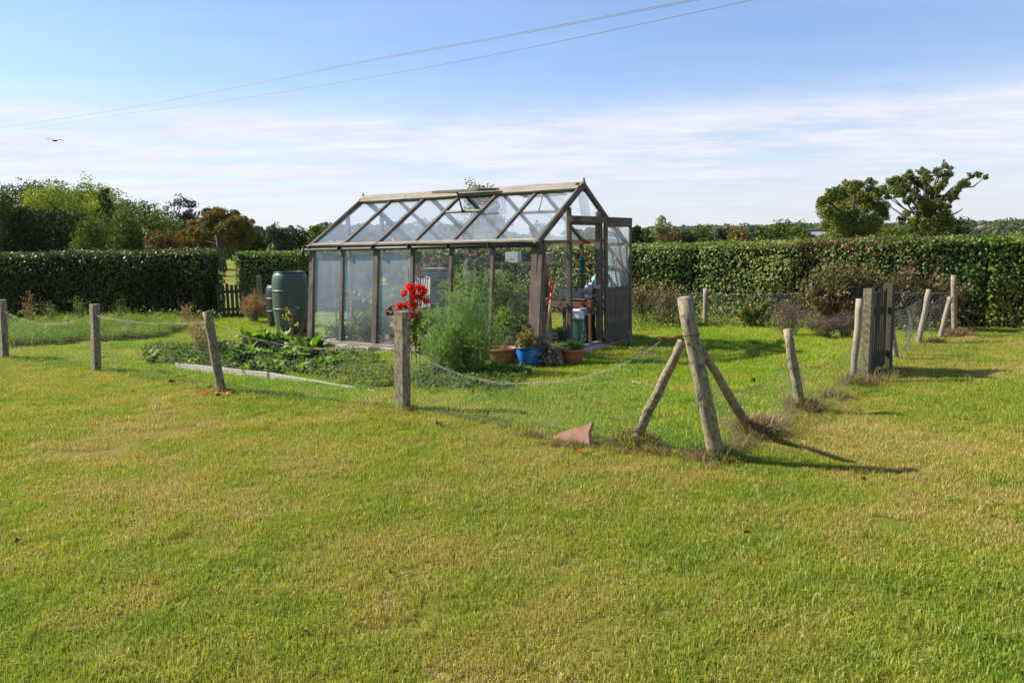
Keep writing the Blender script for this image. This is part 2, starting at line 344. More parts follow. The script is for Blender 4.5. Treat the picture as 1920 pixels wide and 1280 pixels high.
# ground and grass
def groundmat():
    m, t, o = newmat('turf'); b = pbsdf(t, 0.95, 0.1); g = N(t, 'ShaderNodeNewGeometry')
    n1 = noise(t, 0.45, 5, g.outputs['Position']); n2 = noise(t, 60, 4, g.outputs['Position'], 0.8)
    r = ramp(t, n1.outputs['Fac'], [(0.35, (0.16, 0.23, 0.02)), (0.5, (0.24, 0.25, 0.04)), (0.68, (0.34, 0.27, 0.09))])
    c = mix(t, n2.outputs['Fac'], (0.35, 0.35, 0.25), (1.2, 1.15, 1.0)); c2 = mix(t, 1.0, r.outputs[0], c, 'MULTIPLY')
    t.links.new(c2, b.inputs['Base Color']); bump(t, n2.outputs['Fac'], 1, 0.02, b); t.links.new(b.outputs[0], o.inputs[0]); return m
m_ground = groundmat()
def grassmat(name, cols, dry, bias=0.0, trans=0.35):
    m, t, o = newmat(name); b = pbsdf(t, 0.48, 0.3); g = N(t, 'ShaderNodeNewGeometry')
    at = N(t, 'ShaderNodeAttribute', attribute_name='tint'); ah = N(t, 'ShaderNodeAttribute', attribute_name='hgt')
    n1 = noise(t, 0.55, 4, g.outputs['Position'], 0.6, 0.4); n2 = noise(t, 2.6, 4, g.outputs['Position'], 0.65)
    r1 = ramp(t, n1.outputs['Fac'], [(0.38, 0.0), (0.64, 1.0)]); r2 = ramp(t, n2.outputs['Fac'], [(0.36, 0.0), (0.64, 1.0)])
    f = mth(t, 'ADD', mth(t, 'MULTIPLY', r1.outputs[0], 0.50), mth(t, 'MULTIPLY', r2.outputs[0], 0.34))
    f = mth(t, 'ADD', f, mth(t, 'MULTIPLY', at.outputs['Fac'], 0.36)); f = mth(t, 'ADD', f, bias - 0.07, True)
    k = len(cols) - 1
    r = ramp(t, f, [(i / k, c) for i, c in enumerate(cols)])
    c = mix(t, mth(t, 'MULTIPLY', mth(t, 'SUBTRACT', 1.0, ah.outputs['Fac']), dry), r.outputs[0], (0.24, 0.19, 0.09))
    t.links.new(c, b.inputs['Base Color'])
    tr = N(t, 'ShaderNodeBsdfTranslucent'); t.links.new(mix(t, 1.0, c, (1.2, 1.25, 0.7), 'MULTIPLY'), tr.inputs[0])
    ms = N(t, 'ShaderNodeMixShader'); ms.inputs[0].default_value = trans
    t.links.new(b.outputs[0], ms.inputs[1]); t.links.new(tr.outputs[0], ms.inputs[2]); t.links.new(ms.outputs[0], o.inputs[0]); return m
GREENS = [(0.165, 0.28, 0.016), (0.26, 0.35, 0.024), (0.37, 0.39, 0.045), (0.48, 0.395, 0.105), (0.57, 0.43, 0.20)]
m_grass = grassmat('mown_grass', GREENS, 0.35)
m_grass_in = grassmat('lush_grass', [(0.16, 0.31, 0.014), (0.25, 0.39, 0.02), (0.36, 0.44, 0.035), (0.45, 0.42, 0.07), (0.54, 0.43, 0.16)], 0.25, -0.07)
m_mat = grassmat('matted_dead_grass', [(0.08, 0.075, 0.025), (0.16, 0.115, 0.05), (0.26, 0.18, 0.09), (0.40, 0.29, 0.16)], 0.55, 0.0, .2)
m_straw = grassmat('dry_grass', [(0.12, 0.17, 0.03), (0.26, 0.21, 0.09), (0.40, 0.29, 0.15), (0.48, 0.37, 0.22)], 0.2, 0.1)

# ------------------------------------------------------------------ foliage helpers
def unit(a): return a / np.maximum(np.linalg.norm(a, axis=1, keepdims=True), 1e-6)
def leaf_arrays(P, Nn, size, aspect=0.55, tint=None, rs=R, droop=0.0):
    """one folded rhombus (two triangles worth of quad) per leaf; Nn is roughly its normal"""
    n = len(P); size = np.broadcast_to(size, (n,)).reshape(-1, 1)
    a = unit(np.cross(Nn, rs.normal(size=(n, 3)))); b = unit(np.cross(Nn, a))
    if droop: a = unit(a + np.array([[0, 0, -droop]]))
    s = size * 0.5
    v = np.stack([P - a * s, P + b * s * aspect + Nn * s * 0.15, P + a * s, P - b * s * aspect + Nn * s * 0.15], 1).reshape(-1, 3)
    f = np.arange(n * 4).reshape(-1, 4)
    t = rs.rand(n) if tint is None else tint
    return v, f, np.repeat(np.clip(t, 0, 1), 4)
def leaf_mesh(name, parts, mat):
    v = np.concatenate([p[0] for p in parts]); t = np.concatenate([p[2] for p in parts]); o = 0; fs = []
    for p in parts: fs.append(p[1] + o); o += len(p[0])
    return newmesh(name, v, np.concatenate(fs), mat, {'tint': t})
def snoise(P, freq, seed):
    rs = np.random.RandomState(seed); o = np.zeros(len(P))
    for k in range(6):
        d = unit(rs.normal(size=(1, 3)))[0] * freq * rs.uniform(0.6, 1.8); o += np.sin(P @ d + rs.uniform(0, 6.28))
    return o / 6
def clump_leaves(clumps, n, size, seed, up=0.25, inner=0.72, aspect=0.7, tone=0.5, spread=0.5):
    rs = np.random.RandomState(seed); C0 = np.array(clumps, float); k = 7
    dd = unit(rs.normal(size=(len(C0) * k, 3)) + [[0, 0, .2]]); B = np.repeat(C0, k, 0); q = rs.uniform(.28, .55, len(B))
    C = np.concatenate([B[:, :3] + dd * (B[:, 3] * rs.uniform(.5, 1.05, len(B)))[:, None], (B[:, 3] * q)[:, None]], 1); C = np.concatenate([C, C0 * [[1, 1, 1, .8]]])
    wgt = C[:, 3] ** 2; wgt /= wgt.sum(); idx = rs.choice(len(C), n, p=wgt)
    d = unit(rs.normal(size=(n, 3)) + np.array([[0, 0, up]]))
    rad = rs.uniform(inner, 1.08, n) * (1 + 0.16 * snoise(d * 1.0 + C[idx, :3], 2.5, seed + 5))
    P = C[idx, :3] + d * (C[idx, 3] * rad)[:, None] * np.array([[1, 1, 0.82]])
    P = P + rs.normal(size=P.shape) * (C[idx, 3] * .15)[:, None]
    tn = rs.rand(len(C))[idx] * tone + rs.rand(n) * spread
    Nn = unit(d + rs.normal(size=(n, 3)) * 0.6)
    return leaf_arrays(P, Nn, size * rs.uniform(0.6, 1.3, n), aspect, tn, rs)

# ------------------------------------------------------------------ the ground, one sheet to the horizon
def axis_pts(a, b, step, far, n): 
    g = np.geomspace(step, far, n); mid = np.arange(a, b + 1e-6, step)
    return np.concatenate([a - g[::-1], mid, b + g])
xs = axis_pts(-16, 16, 0.25, 2500, 34); ys = np.concatenate([[-60, -20, -6], np.arange(-2, 24, 0.25), 24 + np.geomspace(.5, 3500, 45)])
XX, YY = np.meshgrid(xs, ys); ZZ = gz(XX, YY)
vv = np.stack([XX, YY, ZZ], -1).reshape(-1, 3); nx = len(xs); i0 = (np.arange(len(ys) - 1)[:, None] * nx + np.arange(nx - 1)[None]).ravel()
link('ground', newmesh('ground', vv, np.stack([i0, i0 + 1, i0 + 1 + nx, i0 + nx], 1), m_ground, None, True), kind='structure')

# ------------------------------------------------------------------ positions of the fences (x, y on the ground)
FRONT = [G(-190, 660), G(9, 672), G(181, 698), G(416, 735), G(755, 770), G(1345, 862)]
CORNER = FRONT[-1]
RIGHT = [CORNER, G(1503, 768), G(1622, 706), G(1662, 692), G(1722, 642), G(1762, 634), G(1791, 629)]
BACK = [RIGHT[-1], G(1550, 618), G(1322, 607), G(1150, 600), G(900, 585)]
ENC = np.array([(p.x, p.y) for p in FRONT] + [(p.x, p.y) for p in RIGHT[1:]] + [(3.4, 14.2), (-2, 17), (-13, 18), (-13, 12)])
def inside(x, y, poly):
    c = np.zeros(len(x), bool); j = len(poly) - 1
    for i in range(len(poly)):
        xi, yi = poly[i]; xj, yj = poly[j]
        m = ((yi > y) != (yj > y)) & (x < (xj - xi) * (y - yi) / (yj - yi + 1e-12) + xi); c ^= m; j = i
    return c

# greenhouse frame (local x runs along the front wall from far left to near right, y towards the back wall)
GL, GW, GE, GR = 3.95, 2.30, 1.50, 2.20
AX = np.array([0.832, -0.555]); BX = np.array([0.555, 0.832]); GO = np.array([0.34, 9.74]) - AX * GL
GRZ = math.atan2(AX[1], AX[0])
def gw(x, y, z=0.0): p = GO + AX * x + BX * y; return Vector((p[0], p[1], z))
GH_FOOT = np.array([tuple(gw(x, y)[:2]) for x, y in ((-.12, -.2), (GL + .0, -.2), (GL + .0, GW + .2), (-.12, GW + .2))])

# ------------------------------------------------------------------ grass (uncountable: one object each, instanced tufts)
def tuft_mesh(name, mat, n, radius, h0, h1, width, lean, seed):
    rs = np.random.RandomState(seed)
    r = radius * np.sqrt(rs.rand(n)); a = rs.rand(n) * 6.283; bx = r * np.cos(a); by = r * np.sin(a)
    h = rs.uniform(h0, h1, n) * (0.7 + 0.6 * rs.rand(n)); wd = width * rs.uniform(0.6, 1.3, n); fa = rs.rand(n) * 6.283
    la = rs.rand(n) * 6.283; ll = np.abs(rs.normal(0, lean, n)) * h
    sx = np.cos(fa) * wd / 2; sy = np.sin(fa) * wd / 2; lx = np.cos(la) * ll; ly = np.sin(la) * ll
    z = np.zeros(n) - 0.01
    v = np.stack([np.stack([bx - sx, by - sy, z], 1), np.stack([bx + sx, by + sy, z], 1),
                  np.stack([bx + lx * .4 + sx * .8, by + ly * .4 + sy * .8, h * .6], 1), np.stack([bx + lx * .4 - sx * .8, by + ly * .4 - sy * .8, h * .6], 1),
                  np.stack([bx + lx, by + ly, h * np.maximum(.35, 1 - 0.25 * ll / h)], 1)], 1).reshape(-1, 3)
    o = np.arange(n) * 5
    f = np.concatenate([np.stack([o, o + 1, o + 2], 1), np.stack([o, o + 2, o + 3], 1), np.stack([o + 3, o + 2, o + 4], 1)])
    t = np.repeat(rs.rand(n), 5); hg = np.tile([0, 0, .6, .6, 1.0], n)
    return newmesh(name, v, f, mat, {'tint': t, 'hgt': hg})
def scatter(name, protos, pts, scl, label):
    """points carry rotation, scale and which tuft; a node group puts the tufts there"""
    col = bpy.data.collections.new(name + '_tufts')
    for i, me in enumerate(protos): o = bpy.data.objects.new('%s_tuft_%02d' % (name, i), me); col.objects.link(o)
    n = len(pts); rs = np.random.RandomState(len(name))
    me = bpy.data.meshes.new(name); me.vertices.add(n); me.vertices.foreach_set('co', np.asarray(pts, np.float32).ravel())
    a = me.attributes.new('rot', 'FLOAT_VECTOR', 'POINT'); a.data.foreach_set('vector', np.stack([rs.normal(0, .06, n), rs.normal(0, .06, n), rs.rand(n) * 6.283], 1).astype(np.float32).ravel())
    a = me.attributes.new('scl', 'FLOAT', 'POINT'); a.data.foreach_set('value', np.asarray(scl, np.float32))
    a = me.attributes.new('idx', 'INT', 'POINT'); a.data.foreach_set('value', rs.randint(0, len(protos), n).astype(np.int32))
    o = link(name, me, None, label, None, None, 'stuff')
    ng = bpy.data.node_groups.new(name + '_nodes', 'GeometryNodeTree')
    ng.interface.new_socket('Geometry', in_out='INPUT', socket_type='NodeSocketGeometry'); ng.interface.new_socket('Geometry', in_out='OUTPUT', socket_type='NodeSocketGeometry')
    gi = ng.nodes.new('NodeGroupInput'); go = ng.nodes.new('NodeGroupOutput'); ip = ng.nodes.new('GeometryNodeInstanceOnPoints')
    ci = ng.nodes.new('GeometryNodeCollectionInfo'); ci.inputs[0].default_value = col; ci.inputs['Separate Children'].default_value = True; ci.inputs['Reset Children'].default_value = True
    ip.inputs['Pick Instance'].default_value = True
    def na(nm, dt): q = ng.nodes.new('GeometryNodeInputNamedAttribute'); q.data_type = dt; q.inputs[0].default_value = nm; return q.outputs[0]
    L = ng.links.new
    L(gi.outputs[0], ip.inputs['Points']); L(ci.outputs[0], ip.inputs['Instance']); L(na('idx', 'INT'), ip.inputs['Instance Index'])
    L(na('rot', 'FLOAT_VECTOR'), ip.inputs['Rotation']); L(na('scl', 'FLOAT'), ip.inputs['Scale']); L(ip.outputs[0], go.inputs[0])
    md = o.modifiers.new('tufts', 'NODES'); md.node_group = ng; return o
rs = np.random.RandomState(3)
def frustum_pts(dens, y0, y1, pad=1.3):
    n = int(dens * (y1 - y0) * (2 * (0.68 * y1 + pad)))
    y = rs.uniform(y0, y1, n); x = rs.uniform(-1, 1, n) * (0.68 * y1 + pad); k = np.abs(x) < 0.68 * y + pad
    return x[k], y[k]
gx = []; gy = []
for d, a, b in ((110, 1.6, 5.5), (72, 5.5, 10), (46, 10, 20)):
    x_, y_ = frustum_pts(d, a, b); gx.append(x_); gy.append(y_)
gx = np.concatenate(gx); gy = np.concatenate(gy)
ins = inside(gx, gy, ENC); gh = inside(gx, gy, GH_FOOT); beyond = gy > 19.5
fld = (~ins) & (~beyond)
P = np.stack([gx, gy, gz(gx, gy) + .005], 1)
mown = [tuft_mesh('mown_tuft', m_grass, 280, 0.13, 0.013, 0.025, 0.0031, 0.95, 20 + i) for i in range(5)]
lush = [tuft_mesh('lush_tuft', m_grass_in, 200, 0.13, 0.02, 0.045, 0.004, 0.75, 40 + i) for i in range(5)]
hv = 1 + 0.10 * np.sin(gx * 2.1 + 1) * np.sin(gy * 1.7) + 0.20 * rs.normal(size=len(gx))
scatter('grass', mown, P[fld], np.clip(hv[fld], .6, 1.5), 'short mown lawn grass with dry patches')
k = ins & ~gh
scatter('lush_grass', lush, P[k], np.clip(hv[k], .6, 1.6), 'greener longer grass inside the wire fence')
# long dry grass along the foot of the wire fence
long_ = [tuft_mesh('long_tuft', (m_straw, m_mat, m_mat, m_mat, m_grass_in)[i], 75, 0.06, 0.03, 0.12, 0.0038, 1.3, 60 + i) for i in range(5)]
lp = []; ls = []
def along(path, per_m, sd, sc, mul=None):
    for i in range(len(path) - 1):
        a, b = path[i], path[i + 1]; L = (b - a).length; n = int(L * per_m)
        t = rs.rand(n); ox = rs.normal(0, sd, (n, 2))
        x = a.x + (b.x - a.x) * t + ox[:, 0]; y = a.y + (b.y - a.y) * t + ox[:, 1]
        lp.append(np.stack([x, y, gz(x, y)], 1)); ls.append(rs.uniform(0.35, 1.0, n) * sc * (mul[i] if mul else 1))
along(FRONT, 22, 0.06, 0.45, [0.6, 0.6, 0.7, 1.0, 1.5]); along(RIGHT, 42, 0.05, 0.55, [1.1, 1.0, 0.8, .9, .9, .8])
along([G(1040, 835), G(1180, 845), G(1345, 862), G(1400, 825), G(1500, 770)], 120, 0.045, 0.80)
def clump(px, py, n, sd, sc):
    g = G(px, py); x = g.x + rs.normal(0, sd, n); y = g.y + rs.normal(0, sd, n)
    lp.append(np.stack([x, y, gz(x, y)], 1)); ls.append(rs.uniform(.5, 1.2, n) * sc)
clump(1190, 838, 40, 0.05, 1.3); clump(1415, 813, 60, 0.04, 1.5); clump(1508, 768, 55, 0.045, 1.35); clump(1350, 862, 34, 0.06, 1.2)
clump(1640, 705, 22, .1, 1.2); clump(1610, 720, 20, .07, 1.2); clump(1560, 745, 16, .08, 1.0); clump(1000, 820, 12, .1, .8); clump(760, 772, 12, .06, .9); clump(418, 735, 12, .06, .8)
clump(1790, 630, 25, .1, 1.2); clump(1300, 612, 30, .25, 1.0); clump(1740, 640, 20, .1, 1.0)
scatter('long_dry_grass', long_, np.concatenate(lp), np.concatenate(ls), 'long straw coloured grass left uncut along the foot of the fence')

# ------------------------------------------------------------------ hedges
def hedge(name, label, path, thick, H, mat, seed, dens=1150, size=0.062, back=None, faces=('f', 't', 'b'), Hend=None):
    """path: foot of the face towards the garden; leaves over a dark twiggy core"""
    rsx = np.random.RandomState(seed); root = thing(name, label, 'hedge', path[0])
    P2 = np.array([(p.x, p.y) for p in path]); seg = np.diff(P2, axis=0); Ls = np.linalg.norm(seg, axis=1); cum = np.concatenate([[0], np.cumsum(Ls)])
    def at(s):
        i = np.clip(np.searchsorted(cum, s, 'right') - 1, 0, len(seg) - 1); t = (s - cum[i]) / Ls[i]
        p = P2[i] + seg[i] * t[:, None]; d = seg[i] / Ls[i][:, None]; return p, np.stack([-d[:, 1], d[:, 0]], 1), d   # left normal = away from garden when path runs left to right
    L = cum[-1]; base = np.array([path[0].x, path[0].y, path[0].z])
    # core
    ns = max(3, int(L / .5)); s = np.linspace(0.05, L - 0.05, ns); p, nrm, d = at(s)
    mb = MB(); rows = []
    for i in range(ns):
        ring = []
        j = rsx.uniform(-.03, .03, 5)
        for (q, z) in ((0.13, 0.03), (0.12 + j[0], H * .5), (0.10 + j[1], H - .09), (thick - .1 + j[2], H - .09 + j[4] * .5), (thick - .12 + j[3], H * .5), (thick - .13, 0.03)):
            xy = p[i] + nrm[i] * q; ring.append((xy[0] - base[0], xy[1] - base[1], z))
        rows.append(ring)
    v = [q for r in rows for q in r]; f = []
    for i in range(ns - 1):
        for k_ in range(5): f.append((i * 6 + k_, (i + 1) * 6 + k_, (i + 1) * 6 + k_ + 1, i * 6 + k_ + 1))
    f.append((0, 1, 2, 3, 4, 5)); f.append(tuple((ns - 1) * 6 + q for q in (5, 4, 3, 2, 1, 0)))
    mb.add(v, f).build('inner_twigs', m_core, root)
    parts = []
    def put(n, kind):
        if kind == 'e':
            e = rsx.randint(0, 2, n); s_ = np.where(e, L, 0.0) + rsx.normal(0, .04, n); q = rsx.uniform(0, thick, n); z = rsx.uniform(0.03, H, n)
        else:
            s_ = rsx.uniform(0, L, n)
            if kind == 'f': q = np.zeros(n); z = H * (1 - rsx.rand(n) ** 0.9 * 0.98)
            elif kind == 't': q = rsx.uniform(0, thick, n); z = np.full(n, H)
            else: q = np.full(n, thick); z = rsx.uniform(.05, H, n)
        p, nr, dd = at(np.clip(s_, 0, L))
        dep = rsx.uniform(-0.13, 0.035, n) if kind != 't' else np.zeros(n)
        out = {'f': -1, 'b': 1, 't': 0, 'e': 0}[kind]
        bmp = 0.10 * snoise(np.stack([s_ * 1.0, z * 1.6, q], 1), 3.2, seed) + 0.05 * snoise(np.stack([s_, z, q], 1), 9, seed + 1)
        xy = p + nr * (q + out * (dep + bmp))[:, None]
        if kind == 'e': xy = xy + dd * (np.where(s_ > L / 2, 1, -1) * (rsx.uniform(-.1, .05, n) + bmp))[:, None]
        zz = z + (rsx.uniform(-.09, .035, n) + 0.045 * snoise(np.stack([s_, q, q * 0], 1), 5, seed + 2) + (rsx.rand(n) < .04) * rsx.uniform(0, .09, n) if kind == 't' else 0)
        zz = zz - ((np.minimum(q, thick - q) < .1) * .03 if kind == 't' else 0)
        Pp = np.stack([xy[:, 0], xy[:, 1], zz], 1) - base * np.array([[1, 1, 0]])
        nn = {'f': np.concatenate([-nr, np.full((n, 1), .35)], 1), 'b': np.concatenate([nr, np.full((n, 1), .35)], 1), 't': np.tile([[0, 0, 1.0]], (n, 1)),
              'e': np.concatenate([dd * np.where(s_ > L / 2, 1, -1)[:, None], np.full((n, 1), .3)], 1)}[kind]
        nn = unit(nn + rsx.normal(size=(n, 3)) * 0.55)
        tn = 0.5 + 0.32 * snoise(np.stack([s_, z * 1.4, q], 1), 2.2, seed + 9) + rsx.normal(0, .17, n)
        parts.append(leaf_arrays(Pp, nn, size * rsx.uniform(.6, 1.35, n), 0.72, tn, rsx))
    if 'f' in faces: put(int(L * H * dens), 'f')
    if 't' in faces: put(int(L * thick * dens * .95), 't')
    if 'b' in faces: put(int(L * H * dens * .35), 'b')
    put(int(2 * thick * H * dens), 'e')
    link('leaves', leaf_mesh('hedge_leaves', parts, mat), root, kind='stuff')
    # bare stems at the foot
    st = MB()
    for i in range(int(L * 5)):
        p, nr, dd = at(np.array([rsx.uniform(0.1, L - .1)])); x, y = p[0] + nr[0] * rsx.uniform(-.02, .12) - base[:2]
        z1 = rsx.uniform(.3, .8); st.tube([(x, y, 0), (x + rsx.normal(0, .04), y + rsx.normal(0, .03), z1 * .5), (x + rsx.normal(0, .09), y + rsx.normal(0, .05), z1)], [.009, .007, .003], 4, False)
    st.build('stems', m_bark, root, kind='stuff')
    return root
bright = lambda L, k: [tuple(q * k for q in c) for c in L]
hg_green = leafmat('hedge_leaf_green', bright([(0.03, 0.065, 0.012), (0.06, 0.11, 0.02), (0.095, 0.15, 0.03), (0.16, 0.19, 0.045), (0.24, 0.19, 0.06), (0.28, 0.14, 0.07)], 1.38), 0.3, 0.5, 0.25)
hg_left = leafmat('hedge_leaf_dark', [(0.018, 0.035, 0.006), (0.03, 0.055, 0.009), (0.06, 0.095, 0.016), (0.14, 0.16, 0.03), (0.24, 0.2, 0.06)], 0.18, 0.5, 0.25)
hg_red = leafmat('hedge_leaf_copper', bright([(0.04, 0.085, 0.015), (0.06, 0.125, 0.02), (0.085, 0.125, 0.025), (0.11, 0.12, 0.03), (0.14, 0.10, 0.04), (0.17, 0.07, 0.05), (0.24, 0.15, 0.06)], 1.38), 0.25, 0.5, 0.25)
hg_yel = leafmat('hedge_leaf_mixed', bright([(0.035, 0.08, 0.012), (0.06, 0.12, 0.018), (0.11, 0.16, 0.025), (0.26, 0.24, 0.045), (0.32, 0.14, 0.06)], 1.38), 0.3, 0.5, 0.25)
hA = [V(-15.5, 17.4, 0), V(-11.2, 17.2, 0), V(-6.55, 16.9, 0)]
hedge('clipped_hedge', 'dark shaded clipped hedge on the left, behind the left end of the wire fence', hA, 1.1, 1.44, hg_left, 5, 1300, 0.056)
hB = [G(446, 588), V(-2.6, 18.0, 0), V(0, 16.9, 0), V(3.5, 14.9, 0), V(4.9, 13.85, 0)]
hedge('clipped_hedge', 'glossy green clipped hedge running behind the greenhouse from the picket gate', hB, 1.1, 1.37, hg_green, 6, 1700, 0.052)
hC = [V(4.93, 13.82, 0), V(6.3, 12.85, 0), V(7.35, 12.35, 0)]
hedge('clipped_hedge', 'purple and copper leaved stretch of hedge below the two oaks', hC, 1.1, 1.385, hg_red, 7, 1900, 0.052)
hD = [V(7.38, 12.32, 0), V(8.2, 12.0, 0), V(13.5, 11.6, 0)]
hedge('clipped_hedge', 'yellow flecked green hedge at the right edge, beyond the last fence post', hD, 1.1, 1.39, hg_yel, 8, 1900, 0.052)

# ------------------------------------------------------------------ trees
tree_pal = {
 'dark': [(0.022, 0.036, 0.008), (0.036, 0.055, 0.010), (0.055, 0.078, 0.014), (0.08, 0.10, 0.018)],
 'green': [(0.030, 0.050, 0.008), (0.058, 0.085, 0.012), (0.10, 0.135, 0.018), (0.16, 0.19, 0.025)],
 'yellow': [(0.07, 0.10, 0.012), (0.13, 0.165, 0.018), (0.20, 0.235, 0.022), (0.28, 0.28, 0.035)],
 'olive': [(0.06, 0.075, 0.022), (0.10, 0.11, 0.03), (0.14, 0.14, 0.045), (0.19, 0.17, 0.06)],
 'orange': [(0.045, 0.06, 0.014), (0.08, 0.09, 0.018), (0.17, 0.11, 0.022), (0.27, 0.12, 0.03)],
 'rust': [(0.06, 0.065, 0.02), (0.10, 0.085, 0.025), (0.17, 0.09, 0.03), (0.22, 0.12, 0.045)],
 'pale': [(0.10, 0.13, 0.05), (0.14, 0.17, 0.06), (0.18, 0.20, 0.08), (0.22, 0.22, 0.1)],
 'blue': [(0.025, 0.045, 0.025), (0.04, 0.065, 0.035), (0.06, 0.09, 0.045), (0.075, 0.11, 0.05)],
 'oak': [(0.045, 0.07, 0.014), (0.08, 0.11, 0.02), (0.13, 0.155, 0.028), (0.25, 0.19, 0.04)],
 'bare': [(0.2, 0.15, 0.11), (0.25, 0.19, 0.14), (0.28, 0.2, 0.15), (0.3, 0.24, 0.18)]}
tmat = {k: leafmat('foliage_' + k, [tuple(min(.6, q * (0.62 if k in ('dark',) else 1.5 if k == 'yellow' else 1.35 if k in ('orange', 'olive') else 0.9 if k in ('rust', 'blue') else 1.15)) for q in c) for c in v], 0.22, 0.65, 0.10) for k, v in tree_pal.items()}
def tree(name, label, base, H, clumps, pal, n, lsize, seed, trunk_r=None, trunk_top=0.55, limbs=8, group=None, cat='tree', inner=.72, lean=(0, 0)):
    """clumps: (x, y, z, r) relative to the foot"""
    rr = random.Random(seed); root = thing(name, label, cat, base, 0, group)
    tr = trunk_r or H * 0.028; cx = sum(c[0] for c in clumps) / len(clumps); cy = sum(c[1] for c in clumps) / len(clumps)
    tx, ty = cx * .5 + lean[0], cy * .5 + lean[1]
    mb = MB(); hz = H * trunk_top
    pts = [(0, 0, -.2), (tx * .15 + rr.uniform(-.05, .05) * H * .1, ty * .1, hz * .35), (tx * .5, ty * .5, hz * .7), (tx, ty, hz)]
    mb.tube(pts, [tr * 1.35, tr, tr * .85, tr * .6], 9, False, .06)
    for c in rr.sample(clumps, min(limbs, len(clumps))):
        k_ = rr.uniform(.45, 1.0); p0 = V(tx * k_ * .9, ty * k_ * .9, hz * k_); p1 = V(c[0], c[1], c[2]); m_ = (p0 + p1) * .5 + V(rr.uniform(-.1, .1), rr.uniform(-.1, .1), rr.uniform(-.02, .14)) * (p1 - p0).length
        mb.tube([p0, m_, p1], [tr * .42, tr * .28, tr * .1], 6, False, .05)
        for q in range(2):
            p2 = p1 + V(rr.uniform(-1, 1), rr.uniform(-1, 1), rr.uniform(-.2, 1)) * c[3] * .9; mb.tube([m_, (m_ + p2) * .5 + V(0, 0, .05), p2], [tr * .2, tr * .12, tr * .04], 4, False)
    mb.build('trunk', m_bark, root, True)
    link('crown', leaf_mesh('crown', [clump_leaves(clumps, n, lsize, seed, inner=inner)], tmat[pal]), root)
    return root
def round_clumps(w, H, z0, n, seed, cr_=0.3, top=1.0):
    """clumps of an irregular crown: w half width, from height z0 to H"""
    rr = random.Random(seed); out = []; hc = (H + z0) / 2; hh = (H - z0) / 2
    for i in range(n):
        th = rr.uniform(0, 6.283); u = rr.uniform(-.85, 1); q = rr.uniform(.45, .85)
        rad = math.sqrt(max(0, 1 - u * u)) ** .8; r = min(w, hh) * cr_ * rr.uniform(.75, 1.3)
        out.append((math.cos(th) * rad * w * q, math.sin(th) * rad * w * q, hc + u * hh * .84, r))
    out.append((0, 0, hc, min(w, hh) * .78)); return out
def cone_clumps(w, H, z0, n, seed):
    rr = random.Random(seed); out = []
    for i in range(n):
        t = i / (n - 1); z = z0 + (H - z0) * t; rw = w * (1 - t) ** .8 + .1; a = i * 2.4
        out.append((math.cos(a) * rw * .5, math.sin(a) * rw * .5, z, max(.25, rw * .62)))
    return out
def bgtree(label, px, top, hw, y, pal, seed, name='broadleaf_tree', n=None, z0f=0.12, cone=False, group=None, cr_=.42):
    q = D(px, top, y); b = V(q.x, y, float(gz(q.x, y))); H = q.z - b.z; wd = hw * y / F
    nc = 16 if cone else 26
    cl = cone_clumps(wd, H * .97, H * z0f, 14, seed) if cone else round_clumps(wd, H, H * z0f, nc, seed, cr_)
    ls = max(0.11, y * 0.0029)
    nl = n or int(min(26000, max(2500, 26 * (wd * H) / (ls * ls) * .85)))
    return tree(name, label, b, H, cl, pal, nl, ls, seed, limbs=6, group=group)
